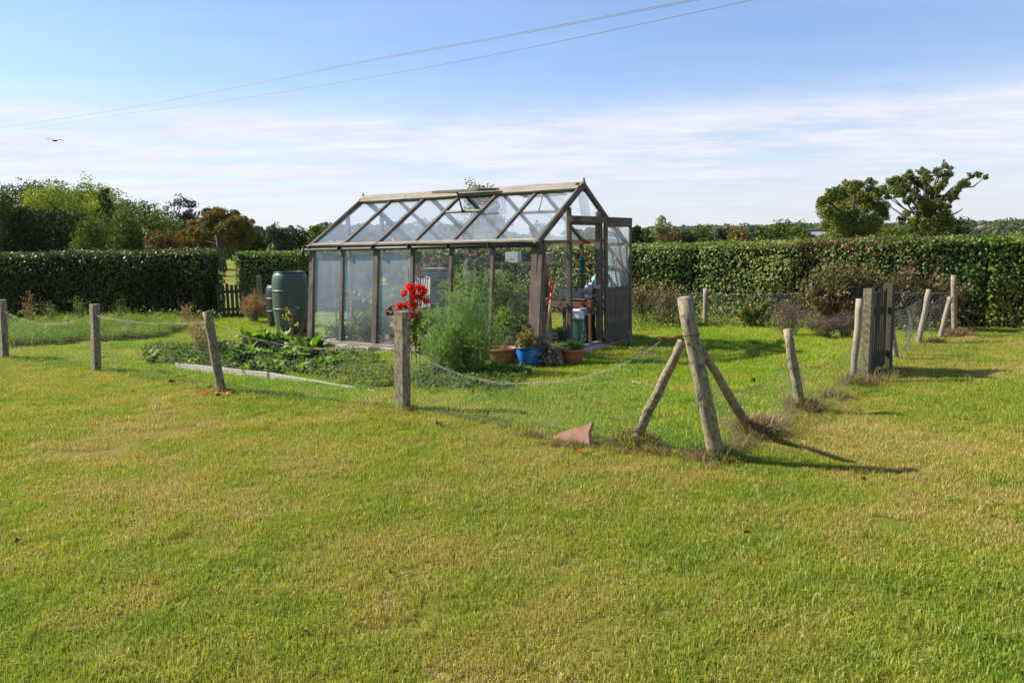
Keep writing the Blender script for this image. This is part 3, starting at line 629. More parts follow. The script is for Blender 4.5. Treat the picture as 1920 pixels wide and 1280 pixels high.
T = [
 ('very dark broad tree filling the left edge of the wood', -30, 362, 120, 50, 'dark', {}),
 ('tall dark round-topped tree at the left end of the wood', 22, 343, 48, 66, 'green', {}),
 ('dark tree rising behind the yellow-green one', 82, 341, 42, 78, 'blue', {}),
 ('tall yellow-green tree catching the sun over the dark wood', 105, 352, 66, 64, 'yellow', {}),
 ('fawn-topped yellowish tree beside the dark conifer', 178, 345, 50, 74, 'yellow', {}),
 ('black-green conifer standing out against the yellow tree', 196, 354, 40, 52, 'dark', {'name': 'conifer', 'cone': True}),
 ('thin pale tree fading out right of the dark conifer', 235, 371, 24, 80, 'pale', {}),
 ('dark shaded tree in front of the yellow-green one', 70, 396, 75, 46, 'dark', {}),
 ('near-black shaded tree low at the very left, over the hedge', 0, 388, 70, 42, 'dark', {}),
 ('black-green tree in the hollow below the dark conifer', 135, 404, 45, 50, 'dark', {}),
 ('dark bushy tree just over the left hedge, below the conifer', 208, 400, 40, 48, 'dark', {}),
 ('low leafy tree with ragged top just above the left hedge', 172, 416, 40, 40, 'green', {}),
 ('full green tree with sunlit left side above the hedge', 262, 382, 64, 46, 'green', {}),
 ('dark blue-green tree standing tall behind the rusty ones', 343, 366, 28, 86, 'blue', {}),
 ('small grey-green tree right of the tall blue-green one', 384, 388, 22, 84, 'blue', {}),
 ('rusty brown low tree tucked behind the left hedge', 302, 434, 34, 39, 'rust', {}),
 ('dark slim tree behind the right side of the orange oak', 478, 428, 30, 62, 'dark', {}),
 ('rounded blue-green tree right of the orange oak', 524, 422, 26, 66, 'blue', {}),
 ('small dark tree between the blue-green one and the greenhouse', 556, 434, 24, 74, 'dark', {}),
 ('green tree whose top shows just left of the greenhouse roof', 594, 421, 20, 84, 'green', {}),
 ('dull green tree seen through and above the greenhouse roof vent', 903, 346, 44, 46, 'oak', {}),
 ('small dark tree seen low through the greenhouse roof glass at left', 690, 432, 30, 88, 'blue', {}),
 ('green tree seen low through the middle of the greenhouse', 800, 436, 34, 90, 'green', {}),
 ('small tree seen through the glass near the gable', 1008, 418, 22, 84, 'green', {}),
 ('dark tree just right of the greenhouse door', 1190, 418, 17, 82, 'dark', {}),
 ('dark green low tree second from the greenhouse door', 1214, 428, 17, 86, 'green', {}),
 ('pale thin-crowned tall tree far behind the orange-brown ones', 1246, 407, 22, 150, 'pale', {}),
 ('olive round tree below the pale one', 1240, 427, 24, 92, 'olive', {}),
 ('orange-brown round tree on the horizon', 1266, 431, 22, 88, 'rust', {}),
 ('green round tree in the middle of the horizon row', 1316, 419, 30, 98, 'green', {}),
 ('narrow dark tree right of the round green one', 1350, 428, 16, 100, 'blue', {}),
 ('pinkish bare-looking far tree', 1363, 416, 9, 170, 'bare', {}),
 ('orange-tinged olive tree low above the hedge', 1384, 431, 26, 92, 'orange', {}),
 ('tiny tan bush right of the orange-tinged tree', 1414, 445, 12, 88, 'rust', {}),
 ('broad green tree on the horizon left of the oaks', 1451, 417, 33, 96, 'green', {}),
 ('second broad green tree, touching the left oak', 1506, 418, 27, 92, 'green', {}),
 ('low green bush under the gap between the two oaks', 1668, 424, 34, 62, 'green', {}),
 ('dark rounded bush under the right oak', 1775, 412, 42, 58, 'dark', {}),
 ('green tree filling in behind the orange oak, left side', 325, 402, 48, 62, 'green', {}),
 ('dark tree filling in behind the orange oak, right side', 450, 424, 36, 70, 'dark', {}),
 ('big dark tree closing the wood behind the yellow-green trees', 150, 362, 95, 90, 'dark', {}),
 ('dark tree in the row above the middle of the right hedge', 1290, 436, 26, 84, 'dark', {}),
 ('grey-green tree in the row above the right hedge', 1420, 430, 26, 104, 'blue', {}),
 ('low olive bush left of the two oaks', 1545, 440, 24, 90, 'olive', {}),
]
for i, (lab, px, top, hw, y, pal, kw) in enumerate(T): bgtree(lab, px, top, hw, y, pal, 100 + i, **kw)
def px_clumps(base, y, lst, dy=1.2, seed=1, grow=1.0):
    rr = random.Random(seed); out = []
    for (px, py, r) in lst:
        yy = y + rr.uniform(-dy, dy); q = D(px, py, yy); out.append((q.x - base.x, q.y - base.y, q.z - base.z, r * y / F * grow))
    return out
# orange oak with visible trunk through the hedge gap
y = 58; b = D(417, 500, y); b.z = float(gz(b.x, y))
cl = px_clumps(b, y, [(372, 440, 22), (350, 452, 18), (395, 412, 20), (415, 402, 16), (440, 408, 15), (455, 425, 18), (430, 430, 22), (400, 440, 24), (462, 448, 16), (440, 455, 16), (378, 425, 18), (355, 470, 16), (385, 465, 18), (410, 425, 20), (345, 438, 10)], 1.6, 3)
tree('oak_tree', 'autumn orange and green oak with its dark trunk in the hedge gap', b, 5.5, cl, 'orange', 30000, .15, 301, .26, .6, 9)
# the two oaks on the right
y = 44; b = D(1602, 470, y); b.z = float(gz(b.x, y))
cl = px_clumps(b, y, [(1548, 378, 13), (1565, 368, 15), (1585, 355, 13), (1605, 350, 13), (1630, 347, 11), (1652, 362, 14), (1575, 395, 22), (1605, 385, 26), (1635, 380, 20), (1650, 400, 13), (1560, 415, 20), (1590, 425, 26), (1620, 420, 22), (1545, 400, 12), (1575, 445, 24), (1605, 450, 24), (1628, 440, 12), (1660, 388, 9), (1538, 388, 7), (1640, 412, 10)], 1.6, 4, 1.15)
tree('oak_tree', 'dense rounded dark oak, left of the two oaks on the right', b, 5, cl, 'oak', 40000, .105, 302, .2, .55, 10)
y = 42; b = D(1738, 470, y); b.z = float(gz(b.x, y))
cl = px_clumps(b, y, [(1672, 345, 10), (1688, 340, 12), (1700, 355, 11), (1705, 332, 10), (1728, 322, 8), (1725, 345, 12), (1680, 362, 9), (1740, 340, 9), (1758, 325, 9), (1772, 310, 7), (1778, 325, 9), (1768, 342, 9), (1700, 375, 9), (1725, 372, 11), (1742, 360, 8),
   (1775, 370, 9), (1790, 362, 8), (1800, 352, 8), (1810, 340, 6), (1820, 330, 6), (1835, 328, 7), (1848, 332, 5), (1815, 345, 5), (1760, 385, 9), (1735, 398, 12), (1765, 405, 12), (1700, 402, 8), (1690, 412, 10), (1715, 412, 11), (1785, 375, 5), (1665, 385, 5), (1750, 415, 13), (1690, 352, 11), (1712, 340, 11), (1735, 333, 10), (1745, 355, 10), (1762, 352, 9), (1770, 332, 8), (1690, 365, 8), (1715, 360, 10), (1755, 370, 10), (1745, 385, 12), (1725, 388, 11), (1770, 390, 9), (1790, 370, 7), (1800, 345, 7), (1672, 358, 8), (1665, 370, 6), (1740, 425, 16), (1775, 418, 14), (1712, 425, 12)], 1.3, 5, 1.08)
o = tree('oak_tree', 'taller open-crowned oak with a long bough reaching right', b, 5, cl, 'oak', 26000, .10, 303, .15, .6, 26, inner=.35)
mb = MB(); p = [D(1768, 405, y) - b, D(1785, 403, y) - b, D(1797, 397, y) - b, D(1806, 391, y) - b]; mb.tube(p, [.07, .05, .035, .015], 5)
p = [D(1745, 400, y) - b, D(1775, 372, y) - b, D(1800, 352, y) - b, D(1825, 350, y) - b, D(1840, 338, y) - b]; mb.tube(p, [.14, .1, .06, .04, .02], 6)
mb.build('dead_branch', m_bark, o, True)
# far woods: crowns on the rising land that read as one mass
rs = np.random.RandomState(5); parts = []
for (x0, x1, y0, y1, n, hh) in ((-120, 520, 300, 640, 620, 9.5), (60, 700, 640, 1000, 420, 14)):
    xx = rs.uniform(x0, x1, n); yy = rs.uniform(y0, y1, n); zz = gz(xx, yy)
    for i in range(n):
        r = rs.uniform(5, 9); m = 60; d = unit(rs.normal(size=(m, 3)) + [0, -.4, .5]); d[:, 2] = np.abs(d[:, 2])
        c = np.array([xx[i], yy[i], zz[i] + hh * rs.uniform(.35, .62)]); Pp = c + d * r * np.array([1, 1, .75])
        parts.append(leaf_arrays(Pp, unit(d + rs.normal(size=(m, 3)) * .5), rs.uniform(2.0, 3.6, m), .8, np.clip(rs.rand() * .7 + rs.rand(m) * .3, 0, 1), rs))
far_m = leafmat('far_wood', [(0.035, 0.06, 0.022), (0.055, 0.085, 0.03), (0.08, 0.10, 0.035), (0.11, 0.12, 0.04)], 0.1, 0.8, 0.1)
link('far_woods', leaf_mesh('far_woods', parts, far_m), None, 'wooded rise far away along the horizon', None, None, 'stuff')
# a line of middle distance scrub that closes the horizon
parts = []
for i in range(150):
    x = rs.uniform(-110, 160); yy = rs.uniform(105, 190); z = float(gz(x, yy)); r = rs.uniform(1.4, 2.8); m = 170
    d = unit(rs.normal(size=(m, 3))); Pp = np.array([x, yy, z + r * .55]) + d * r * np.array([1, 1, .7])
    parts.append(leaf_arrays(Pp, unit(d + rs.normal(size=(m, 3)) * .5), rs.uniform(.5, 1.0, m), .8, np.clip(rs.rand() * .6 + rs.rand(m) * .4, 0, 1), rs))
link('hedgerow_scrub', leaf_mesh('hedgerow_scrub', parts, tmat['green']), None, 'line of scrub and hedgerow beyond the field', None, None, 'stuff')

# ------------------------------------------------------------------ greenhouse
gh = thing('greenhouse', 'weathered cedar greenhouse with glass roof and sliding door at the gable', 'greenhouse', tuple(gw(0, 0)), GRZ)
SPL = 0.15
def fy(z): return -SPL * (1 - z / GE)              # front wall leans inwards to the eaves
def by(z): return GW - fy(z)
NB = 6; bw = GL / NB; rp = lambda x, u: (x, GW / 2 * u, GE + (GR - GE) * u)      # point of the front roof slope
rq = lambda x, u: (x, GW - GW / 2 * u, GE + (GR - GE) * u)
# slab and bricks
mb = MB()
for (cx_, cy_, a_, b_) in ((GL / 2, -SPL + .06, GL + .1, .16), (GL / 2, GW + .08, GL + .1, .16), (-.0, GW / 2, .16, GW), (GL, GW / 2, .16, GW)): mb.box((cx_, cy_, 0.0 if a_ > b_ else .002), a_, b_, 0.10, 0, 0.004)
mb.build('footing', m_concrete, gh)
MB().box((GL / 2, GW / 2, .0), GL - .1, GW - .05, .06, 0, .004).build('soil_floor', m_soil, gh); MB().box((GL / 2 + .1, GW / 2 + .02, .02), GL - .3, .62, .06, 0, .004).build('path_slab', m_stone, gh)
bm0 = MB().box((0, 0, 0), .205, .1, .065, 0, .004).mesh('brick', m_brick)
for i in range(18):
    for (yy, zz) in ((-SPL - .06, .045),):
        if random.random() < .08: continue
        b = link('brick', bm0, gh); b.location = (.12 + i * .218, yy + random.uniform(-.015, .015), zz + random.uniform(-.012, .008)); b.rotation_euler = (random.uniform(-.05, .05), random.uniform(-.03, .03), random.uniform(-.06, .06))
def bar(name, p0, p1, w, h, m=m_cedar, up=(0, 0, 1), jit=0.0015): return MB().beam(p0, p1, w, h, up, jit).build(name, m, gh)
# posts of both long walls
for i in range(NB + 1):
    x = min(max(i * bw, .03), GL - .03); wd = .085 if i in (0, 2, 6) else .045
    bar('post', (x, fy(.08) - .0, .08), (x, fy(GE), GE - .01), wd, .06 if wd > .05 else .05, m_cedar, (0, 1, 0))
    bar('post', (x, by(.08), .08), (x, by(GE), GE - .01), .07 if i % 2 == 0 else .045, .05, m_cedar_red, (0, 1, 0))
bar('sill', (0, fy(.1) - .012, .095), (GL, fy(.1) - .012, .095), .09, .04, m_cedar_pale)
bar('sill', (0, by(.1), .095), (GL, by(.1), .095), .08, .04, m_cedar_red)
bar('eaves_beam', (-.02, .012, GE - .035), (GL + .02, .012, GE - .035), .05, .06, m_cedar)
bar('eaves_beam', (-.02, GW - .012, GE - .035), (GL + .02, GW - .012, GE - .035), .05, .06, m_cedar_red)
bar('eaves_board', (-.04, -.035, GE - .005), (GL + .04, -.035, GE - .005), .05, .018, m_cedar_pale, (0, 0, 1), .003)
gt = MB(); gt.tube([(-.1, -.062, GE - .068), (GL + .03, -.062, GE - .055)], .024, 8); g_ = gt.build('gutter', m_gutter, gh, True)
for i in range(1, NB): MB().box((i * bw - .02, -.075, GE - .045), .02, .06, .065).build('gutter_bracket', m_black, g_)
# rafters
for i in range(NB + 1):
    x = min(max(i * bw, .0), GL); big = i in (0, 2, 6)
    bar('rafter', rp(x, -.045), (x, GW / 2 - .02, GR - .005), .052 if big else .04, .055 if big else .042, m_cedar, (0, -.6, .8))
    bar('rafter', rq(x, -.045), (x, GW / 2 + .02, GR - .005), .05 if big else .038, .05 if big else .04, m_cedar, (0, .6, .8))
bar('ridge_beam', (0, GW / 2, GR - .03), (GL, GW / 2, GR - .03), .035, .08, m_cedar)
bar('ridge_board', (-.03, GW / 2 - .05, GR + .028), (GL * .98, GW / 2 - .05, GR + .022), .10, .018, m_cedar_pale, (0, -.55, .83), .004)
bar('ridge_board', (.35, GW / 2 + .05, GR + .034), (GL + .02, GW / 2 + .05, GR + .024), .10, .018, m_cedar_pale, (0, .55, .83), .004)
bar('ridge_board', (1.0, GW / 2 - .13, GR - .018), (GL + .0, GW / 2 - .13, GR - .020), .075, .016, m_cedar_pale, (0, -.6, .8), .005)
bar('ridge_board', (.04, GW / 2 - .135, GR - .022), (.98, GW / 2 - .135, GR - .020), .065, .014, m_cedar_pale, (0, -.6, .8), .005)
bar('roof_rail', (0, -.01, GE + .012), (GL, -.01, GE + .012), .04, .014, m_cedar_pale, (0, -.6, .8), .003)
for x in (-.02, GL + .02):
    f_ = MB(); f_.add([(x - .012, GW / 2 - .05, GR - .03), (x - .012, GW / 2 + .05, GR - .03), (x - .012, GW / 2, GR + .11), (x + .012, GW / 2 - .05, GR - .03), (x + .012, GW / 2 + .05, GR - .03), (x + .012, GW / 2, GR + .11)],
                      [(0, 1, 2), (3, 5, 4), (0, 2, 5, 3), (1, 4, 5, 2), (0, 3, 4, 1)]).build('finial', m_cedar, gh)
# panes
def pane(pts, m): 
    p = [Vector(q) for q in pts]; nn = (p[1] - p[0]).cross(p[-1] - p[0]).normalized() * .003; k = len(p)
    v = [q - nn * .5 for q in p] + [q + nn * .5 for q in p]
    f = [tuple(range(k))[::-1], tuple(range(k, 2 * k))] + [(i, (i + 1) % k, (i + 1) % k + k, i + k) for i in range(k)]
    # thin glass: keep one sheet only so that light meets a single surface
    return MB().add(p, [tuple(range(k))]).build('pane', m, gh)
for i in range(NB):
    a, b = i * bw + .02, (i + 1) * bw - .02
    if i != 3:
        pane([rp(a, .0), rp(b, .0), rp(b, .93), rp(a, .93)], m_glass_roof)
    else:
        pane([rp(a, .0), rp(b, .0), rp(b, .58), rp(a, .58)], m_glass_roof); bar('vent_sill', rp(a, .6), rp(b, .6), .035, .03, m_cedar_pale, (0, -.6, .8))
    if i != 4: pane([rq(b, .0), rq(a, .0), rq(a, .93), rq(b, .93)], m_glass_roof)
    else: pane([rq(b, .0), rq(a, .0), rq(a, .56), rq(b, .56)], m_glass_roof); bar('vent_sill', rq(a, .58), rq(b, .58), .035, .03, m_cedar_red, (0, .6, .8))
    pane([(a, fy(.12), .12), (b, fy(.12), .12), (b, fy(GE - .07), GE - .07), (a, fy(GE - .07), GE - .07)], m_glass_dusty_sheen if i < 3 else m_glass_clear)
    pane([(b, by(.12), .12), (a, by(.12), .12), (a, by(GE - .07), GE - .07), (b, by(GE - .07), GE - .07)], m_glass_clear)
# roof vents propped open
def vent(x0, x1, s, ang):
    hy = GW / 2 - s * .16; L = .50
    d = Vector((0, -s * math.cos(ang), math.sin(ang))); h0 = Vector((x0, hy, GR + .02)); h1 = Vector((x1, hy, GR + .02))
    v_ = thing('roof_vent', '', 'x'); [v_.__delitem__(k_) for k_ in ('label', 'category') if k_ in v_]; v_.parent = gh; upv = (0, s * math.sin(ang), math.cos(ang))
    for a, b in ((h0, h0 + d * L), (h1, h1 + d * L)): MB().beam(a, b, .04, .035, upv, .001).build('frame', m_cedar, v_)
    MB().beam(h0 - Vector((.05, 0, 0)) , h1 + Vector((.05, 0, 0)), .05, .03, upv, .001).build('frame', m_cedar_pale, v_)
    MB().beam(h0 + d * L - Vector((.05, 0, 0)), h1 + d * L + Vector((.05, 0, 0)), .05, .03, upv, .001).build('frame', m_cedar_pale, v_)
    MB().add([h0, h1, h1 + d * L, h0 + d * L], [(0, 1, 2, 3)]).build('pane', m_glass_clear, v_)
    MB().tube([tuple((h0 + h1) / 2 + d * L * .9), ((x0 + x1) / 2, GW / 2 - s * GW / 2 * .42, GE + (GR - GE) * .58)], .012, 6).build('vent_stay', m_black, v_)
vent(3 * bw + .02, 4 * bw + .02, 1, math.radians(-3)); vent(4 * bw + .02, 5 * bw - .02, -1, math.radians(-8))
# gables (x = 0 far left, x = GL near right)
for x, red in ((0.0, 0), (GL, 0)):
    for s in (0, 1):
        bar('barge_board', (x, -.07, GE - .06), (x, GW / 2, GR + .01), .03, .085, m_cedar, (0, -.6, .8)) if s == 0 else bar('barge_board', (x, GW + .07, GE - .06), (x, GW / 2 + .02, GR + .01), .03, .085, m_cedar, (0, .6, .8))
t1, t2 = .76, 1.60
def roofz(yy): return GE + (GR - GE) * (1 - abs(yy - GW / 2) / (GW / 2))
bar('door_post', (GL, t1, .08), (GL, t1, roofz(t1) - .05), .06, .06, m_cedar, (0, 1, 0)); bar('door_post', (GL, t2, .06), (GL, t2, roofz(t2) - .05), .075, .075, m_cedar, (0, 1, 0))
bar('threshold', (GL, t1, .07), (GL, t2, .07), .08, .04, m_cedar_pale)
bar('gable_rail', (GL, .02, GE - .02), (GL, t1 - .03, GE - .02), .03, .025); bar('gable_rail', (GL, t2 + .04, GE - .02), (GL, GW - .02, GE - .02), .03, .025)
bar('sill', (GL, fy(.1), .095), (GL, t1 - .03, .095), .07, .04, m_cedar_pale); bar('sill', (GL, t2 + .04, .095), (GL, by(.1), .095), .07, .04)
bar('corner_post', (GL + .035, fy(.08) - .03, .05), (GL + .03, -.01, GE - .06), .10, .035, m_cedar, (0, 1, 0))
bar('corner_post', (GL + .035, fy(.08) + .10, .05), (GL + .03, .10, GE + .0), .05, .035, m_cedar, (1, 0, 0))
pane([(GL - .01, fy(.12) + .05, .12), (GL - .01, t1 - .03, .12), (GL - .01, t1 - .03, GE - .04), (GL - .01, .05, GE - .04)], m_glass_clear)
pane([(GL - .01, .08, GE), (GL - .01, t1 - .03, GE), (GL - .01, t1 - .03, roofz(t1) - .08)], m_glass_dusty_sheen)
pane([(GL - .01, t1 + .03, 1.80), (GL - .01, t2 - .03, 1.80), (GL - .01, t2 - .03, roofz(t2) - .05), (GL - .01, GW / 2, GR - .06), (GL - .01, t1 + .03, roofz(t1) - .06)], m_glass_dusty_sheen)
pane([(GL - .01, t2 + .04, .12), (GL - .01, by(.12) - .05, .12), (GL - .01, GW - .05, GE - .04), (GL - .01, t2 + .04, GE - .04)], m_glass_clear)
bar('door_rail', (GL + .06, t1 - .07, 1.765), (GL + .06, 2.47, 1.755), .075, .085, m_cedar)
bar('door_rail', (GL + .03, t1 - .02, 1.715), (GL + .03, t2 + .02, 1.712), .03, .05, m_cedar)
# left gable
for yy in (.0, GW / 3, 2 * GW / 3, GW): bar('post', (0, yy if 0 < yy < GW else (fy(.1) if yy == 0 else by(.1)), .08), (0, yy, roofz(yy) - .04), .05, .05, m_cedar, (0, 1, 0))
bar('sill', (0, fy(.1), .095), (0, by(.1), .095), .07, .04); bar('gable_rail', (0, 0, GE - .02), (0, GW, GE - .02), .03, .03)
for k_ in range(3):
    a, b = k_ * GW / 3 + .03, (k_ + 1) * GW / 3 - .03; pane([(0, a, .12), (0, b, .12), (0, b, GE - .04), (0, a, GE - .04)], m_glass_clear)
pane([(0, .06, GE), (0, GW - .06, GE), (0, GW / 2, GR - .05)], m_glass_clear)
# knee braces inside
for i in (2, 4): bar('brace', (i * bw, GW - .02, GE - .3), (i * bw, GW - .38, GE + .2), .03, .04, m_cedar_red, (1, 0, 0))
# the sliding door, pushed open to the right
dr = MB().beam((GL + .075, 1.66, .05), (GL + .075, 1.66, 1.71), .075, .03, (1, 0, 0), .001).build('door', m_cedar, gh)
def dpart(name, *a, m=m_cedar, up=(1, 0, 0)): return MB().beam(*a, up, .001).build(name, m, dr)
dpart('stile', (GL + .075, 2.44, .05), (GL + .075, 2.44, 1.71), .06, .03)
dpart('rail', (GL + .077, 1.62, .80), (GL + .077, 2.47, .80), .05, .036); dpart('rail', (GL + .077, 1.62, 1.69), (GL + .077, 2.47, 1.69), .05, .034); dpart('rail', (GL + .077, 1.62, .08), (GL + .077, 2.47, .08), .07, .034)
MB().add([(GL + .07, 1.70, .82), (GL + .07, 2.41, .82), (GL + .07, 2.41, 1.67), (GL + .07, 1.70, 1.67)], [(0, 1, 2, 3)]).build('pane', m_glass_dusty_sheen, dr)
bdm = MB().beam((0, 0, 0), (0, 0, .66), .072, .014, (1, 0, 0), .001).mesh('board', m_cedar)
for i in range(9): b = link('board', bdm, dr); b.location = (GL + .072 + .002 * (i % 2), 1.735 + i * .079, .12)
MB().tube([(GL + .095, 1.66, .90), (GL + .13, 1.66, .92), (GL + .13, 1.66, 1.0), (GL + .095, 1.66, 1.02)], .008, 6).build('handle', m_black, dr)
MB().box((GL + .10, t1, .86), .03, .05, .06).build('latch', m_black, gh)
# downpipe to the butt
MB().tube([(-.10, -.075, GE - .05), (-.12, -.08, GE - .13), (-.20, .10, 1.22), (-.27, .26, .99)], .024, 8).build('downpipe', m_gutter, gh, True)

# ------------------------------------------------------------------ inside the greenhouse
def T_(name, label, cat, x, y, z, rz=0.0, group=None): p = gw(x, y, z); return thing(name, label, cat, tuple(p), GRZ + rz, group)
st = T_('staging_bench', 'slatted brown wooden staging bench inside by the open door', 'bench', 0, 0, 0)
slat = MB().beam((2.3, 0, 0), (3.88, 0, 0), .075, .02, (0, 0, 1), .002).mesh('slat', m_cedar_red)
for i in range(7): s_ = link('slat', slat, st); s_.location = (0, 1.52 + i * .098, .62)
for x in (2.34, 3.1, 3.84):
    for yy in (1.53, 2.1): MB().beam((x, yy, .05), (x, yy, .61), .04, .04).build('leg', m_cedar_red, st)
MB().beam((2.3, 1.49, .585), (3.88, 1.49, .585), .02, .05).build('rail', m_cedar_red, st)
st2 = T_('wall_shelf', 'long reddish wooden shelf along the back wall under the eaves', 'shelf', 0, 0, 0)
MB().beam((.1, 2.14, 1.16), (3.9, 2.14, 1.16), .22, .022, (0, 0, 1), .002).build('shelf_board', m_cedar_red, st2)
for x in (.7, 1.5, 2.3, 3.1): MB().beam((x, 2.05, 1.15), (x, 2.12, 1.02), .02, .02).build('bracket', m_steel, st2)
rack = T_('wire_rack', 'teal metal shelving rack behind the two left front panes', 'shelf', .55, .55, .06, .25)
for i, z in enumerate((.30, .62, .98, 1.22)):
    s_ = MB(); s_.beam((-.45, -.18, z), (.45, -.18, z), .02, .025); s_.beam((-.45, .18, z), (.45, .18, z), .02, .025)
    for k_ in range(7): s_.beam((-.43, -.15 + k_ * .05, z), (.43, -.15 + k_ * .05, z), .012, .006)
    s_.build('shelf', m_teal, rack)
for x in (-.45, .45):
    for yy in (-.18, .18): MB().tube([(x, yy, 0), (x, yy, 1.3)], .012, 6).build('leg', m_teal, rack)
bx_ = T_('white_box', 'white cardboard box with rounded corner on the back shelf', 'box', 2.20, 2.10, 1.172, .1)
MB().beam((-.11, 0, .08), (.11, 0, .08), .14, .16).build('carton', m_white, bx_); MB().box((-.0, -.071, .05), .09, .002, .015).build('printed_line', m_grey, bx_)
pot_pr = [(.035, 0), (.038, .0), (.052, .11), (.058, .112), (.058, .125), (.048, .125), (.044, .09), (0, .088)]
def pot(name, label, wp, scale, mat, rz=0, group=None, soil=True, cat='plant pot', flat=1.0):
    t = thing(name, label, cat, tuple(wp), rz, group)
    MB().lathe([(r * scale, z * scale * flat) for r, z in pot_pr[:-1]], 24).build('pot', mat, t, True)
    if soil: MB().lathe([(.0, .098 * scale * flat), (.047 * scale, .100 * scale * flat)][::-1], 20).build('soil', m_soil, t)
    return t
pot('flower_pot', 'cream plastic pot on the back shelf, left of the pair near the gable', gw(2.86, 2.1, 1.172), 1.15, m_cream, group='cream pots on the back shelf')
pot('flower_pot', 'cream plastic pot on the back shelf, right of the pair near the gable', gw(3.14, 2.1, 1.172), 1.15, m_cream, group='cream pots on the back shelf')
pot('flower_pot', 'black plastic pot high on the back shelf behind the third front pane', gw(.28, 2.05, 1.172), 1.5, m_black)
pot('flower_pot', 'small terracotta pot beside the black pot on the back shelf', gw(.5, 2.05, 1.172), .9, m_terra)
pot('flower_pot', 'upturned little terracotta pot on the shelf end by the open door', gw(3.72, 2.08, 1.172), .7, m_terra)
pot('flower_pot', 'pink terracotta pot on the teal rack', gw(.80, .52, 1.04), .75, m_terra_pale)
for i, (x_, y_, z_, sc2, m_, lab) in enumerate([(.25, .45, .70, .8, m_terra, 'terracotta pot on the teal rack at its left end'), (.45, .5, .70, .7, m_terra_pale, 'pink pot low on the teal rack'), (.7, .5, 1.04, .9, m_black, 'black pot on the upper shelf of the teal rack'), (2.95, 1.7, .07, 1.5, m_terra, 'big terracotta pot under the staging'),
  (3.25, 1.75, .07, 1.3, m_black, 'black pot under the staging'), (3.0, 1.62, .632, .8, m_terra, 'terracotta pot on the staging next to the red stemmed plant'), (3.2, 1.9, .632, .9, m_cream, 'cream pot at the back of the staging'), (1.45, 2.08, 1.172, 1.0, m_terra, 'terracotta pot on the back shelf between the green trug and the white box'), (1.75, 2.08, 1.172, 1.1, m_grey, 'grey pot on the back shelf left of the white box'),
  (2.3, 1.3, .07, 1.7, m_black, 'large black pot on the greenhouse floor'), (1.3, .3, .07, 1.6, m_terra, 'terracotta pot on the floor behind the third front pane')]): pot('flower_pot', lab, gw(x_, y_, z_), sc2, m_)
tub = T_('green_tub', 'bright green plastic trug on the back shelf behind the fourth pane', 'tub', 1.05, 2.05, 1.172)
MB().lathe([(.11, 0), (.15, .13), (.165, .135), (.165, .15), (.14, .15), (.13, .02), (0, .02)], 20, sy=.7).build('body', m_green_pl, tub, True)
MB().tube([(-.15, 0, .14), (-.1, 0, .21), (.1, 0, .21), (.15, 0, .14)], .008, 6).build('handle', m_green_pl, tub)
fd = T_('bird_feeder', 'green plastic bird feeder hanging in the doorway', 'feeder', 3.62, 1.72, .98)
MB().lathe([(.05, 0), (.055, .03), (.035, .05), (.035, .06), (.05, .08), (.05, .09), (.045, .22), (.052, .225), (.03, .28), (.008, .29)], 16).build('body', m_green_bot, fd, True)
MB().tube([(0, 0, .29), (0, 0, .62)], .003, 4).build('hanger', m_wire, fd); MB().lathe([(.0, -.01), (.075, -.005), (.075, .008)], 16).build('tray', m_green_bot, fd)
hv_ = T_('white_louvred_box', 'white painted louvred box standing behind the fourth front pane', 'box', 1.0, 1.75, .06, .3)
MB().box((0, 0, .5), .42, .3, 1.0).build('body', m_pvc_white, hv_)
for k_ in range(6): MB().beam((-.17, -.155, .62 + k_ * .055), (.17, -.155, .62 + k_ * .055), .03, .012, (0, -.6, .8)).build('louvre', m_pvc_white, hv_)
MB().beam((-.25, 0, 1.02), (.25, 0, 1.02), .38, .03).build('lid', m_pvc_white, hv_)
pn = T_('white_boards', 'pale vertical board panel leaning at the back wall of the greenhouse', 'panel', 1.9, 2.0, .06)
bdm2 = MB().beam((0, 0, 0), (0, .05, 1.0), .095, .015, (0, 1, 0), .002).mesh('board', m_pvc_white)
for i in range(4): b = link('board', bdm2, pn); b.location = (-.16 + i * .102, random.uniform(-.004, .004), 0)
MB().beam((-.22, .02, .8), (.2, .02, .8), .06, .02, (0, 1, 0)).build('rail', m_pvc_white, pn)
sb = T_('khaki_sack', 'crumpled khaki net bag hanging behind the fifth front pane', 'bag', 2.15, 1.1, .75)
MB().blob((0, 0, .22), .17, .13, .24, 14, 10, .22, 3).build('cloth', m_khaki, sb, True); MB().blob((.1, -.03, .42), .11, .08, .10, 12, 8, .25, 8).build('fold', m_khaki, sb, True)
MB().tube([(0, 0, .42), (0.02, 0, .85), (0, 0, 1.15)], .006, 5).build('strap', m_khaki, sb)
wc = T_('white_chair', 'white slatted garden chair inside behind the third front pane', 'chair', .80, 1.25, .06, -.3)
for x in (-.2, .2):
    MB().beam((x, -.18, 0), (x, -.18, .42), .03, .03).build('leg', m_pvc_white, wc); MB().beam((x, .2, 0), (x, .26, .9), .03, .03).build('leg', m_pvc_white, wc)
    MB().beam((x, -.22, .62), (x, .22, .62), .04, .02).build('armrest', m_pvc_white, wc)
MB().box((0, 0, .43), .42, .4, .03).build('seat', m_pvc_white, wc)
for i in range(6): MB().beam((-.16 + i * .064, .21, .45), (-.16 + i * .064, .26, .88), .03, .012, (0, 1, 0)).build('back_slat', m_pvc_white, wc)
gb = T_('grey_seed_tray', 'grey plastic crate on the staging, seen beside the gable post', 'crate', 3.45, 1.75, .632, .1)
MB().box((0, 0, .05), .34, .22, .012).build('base', m_grey, gb)
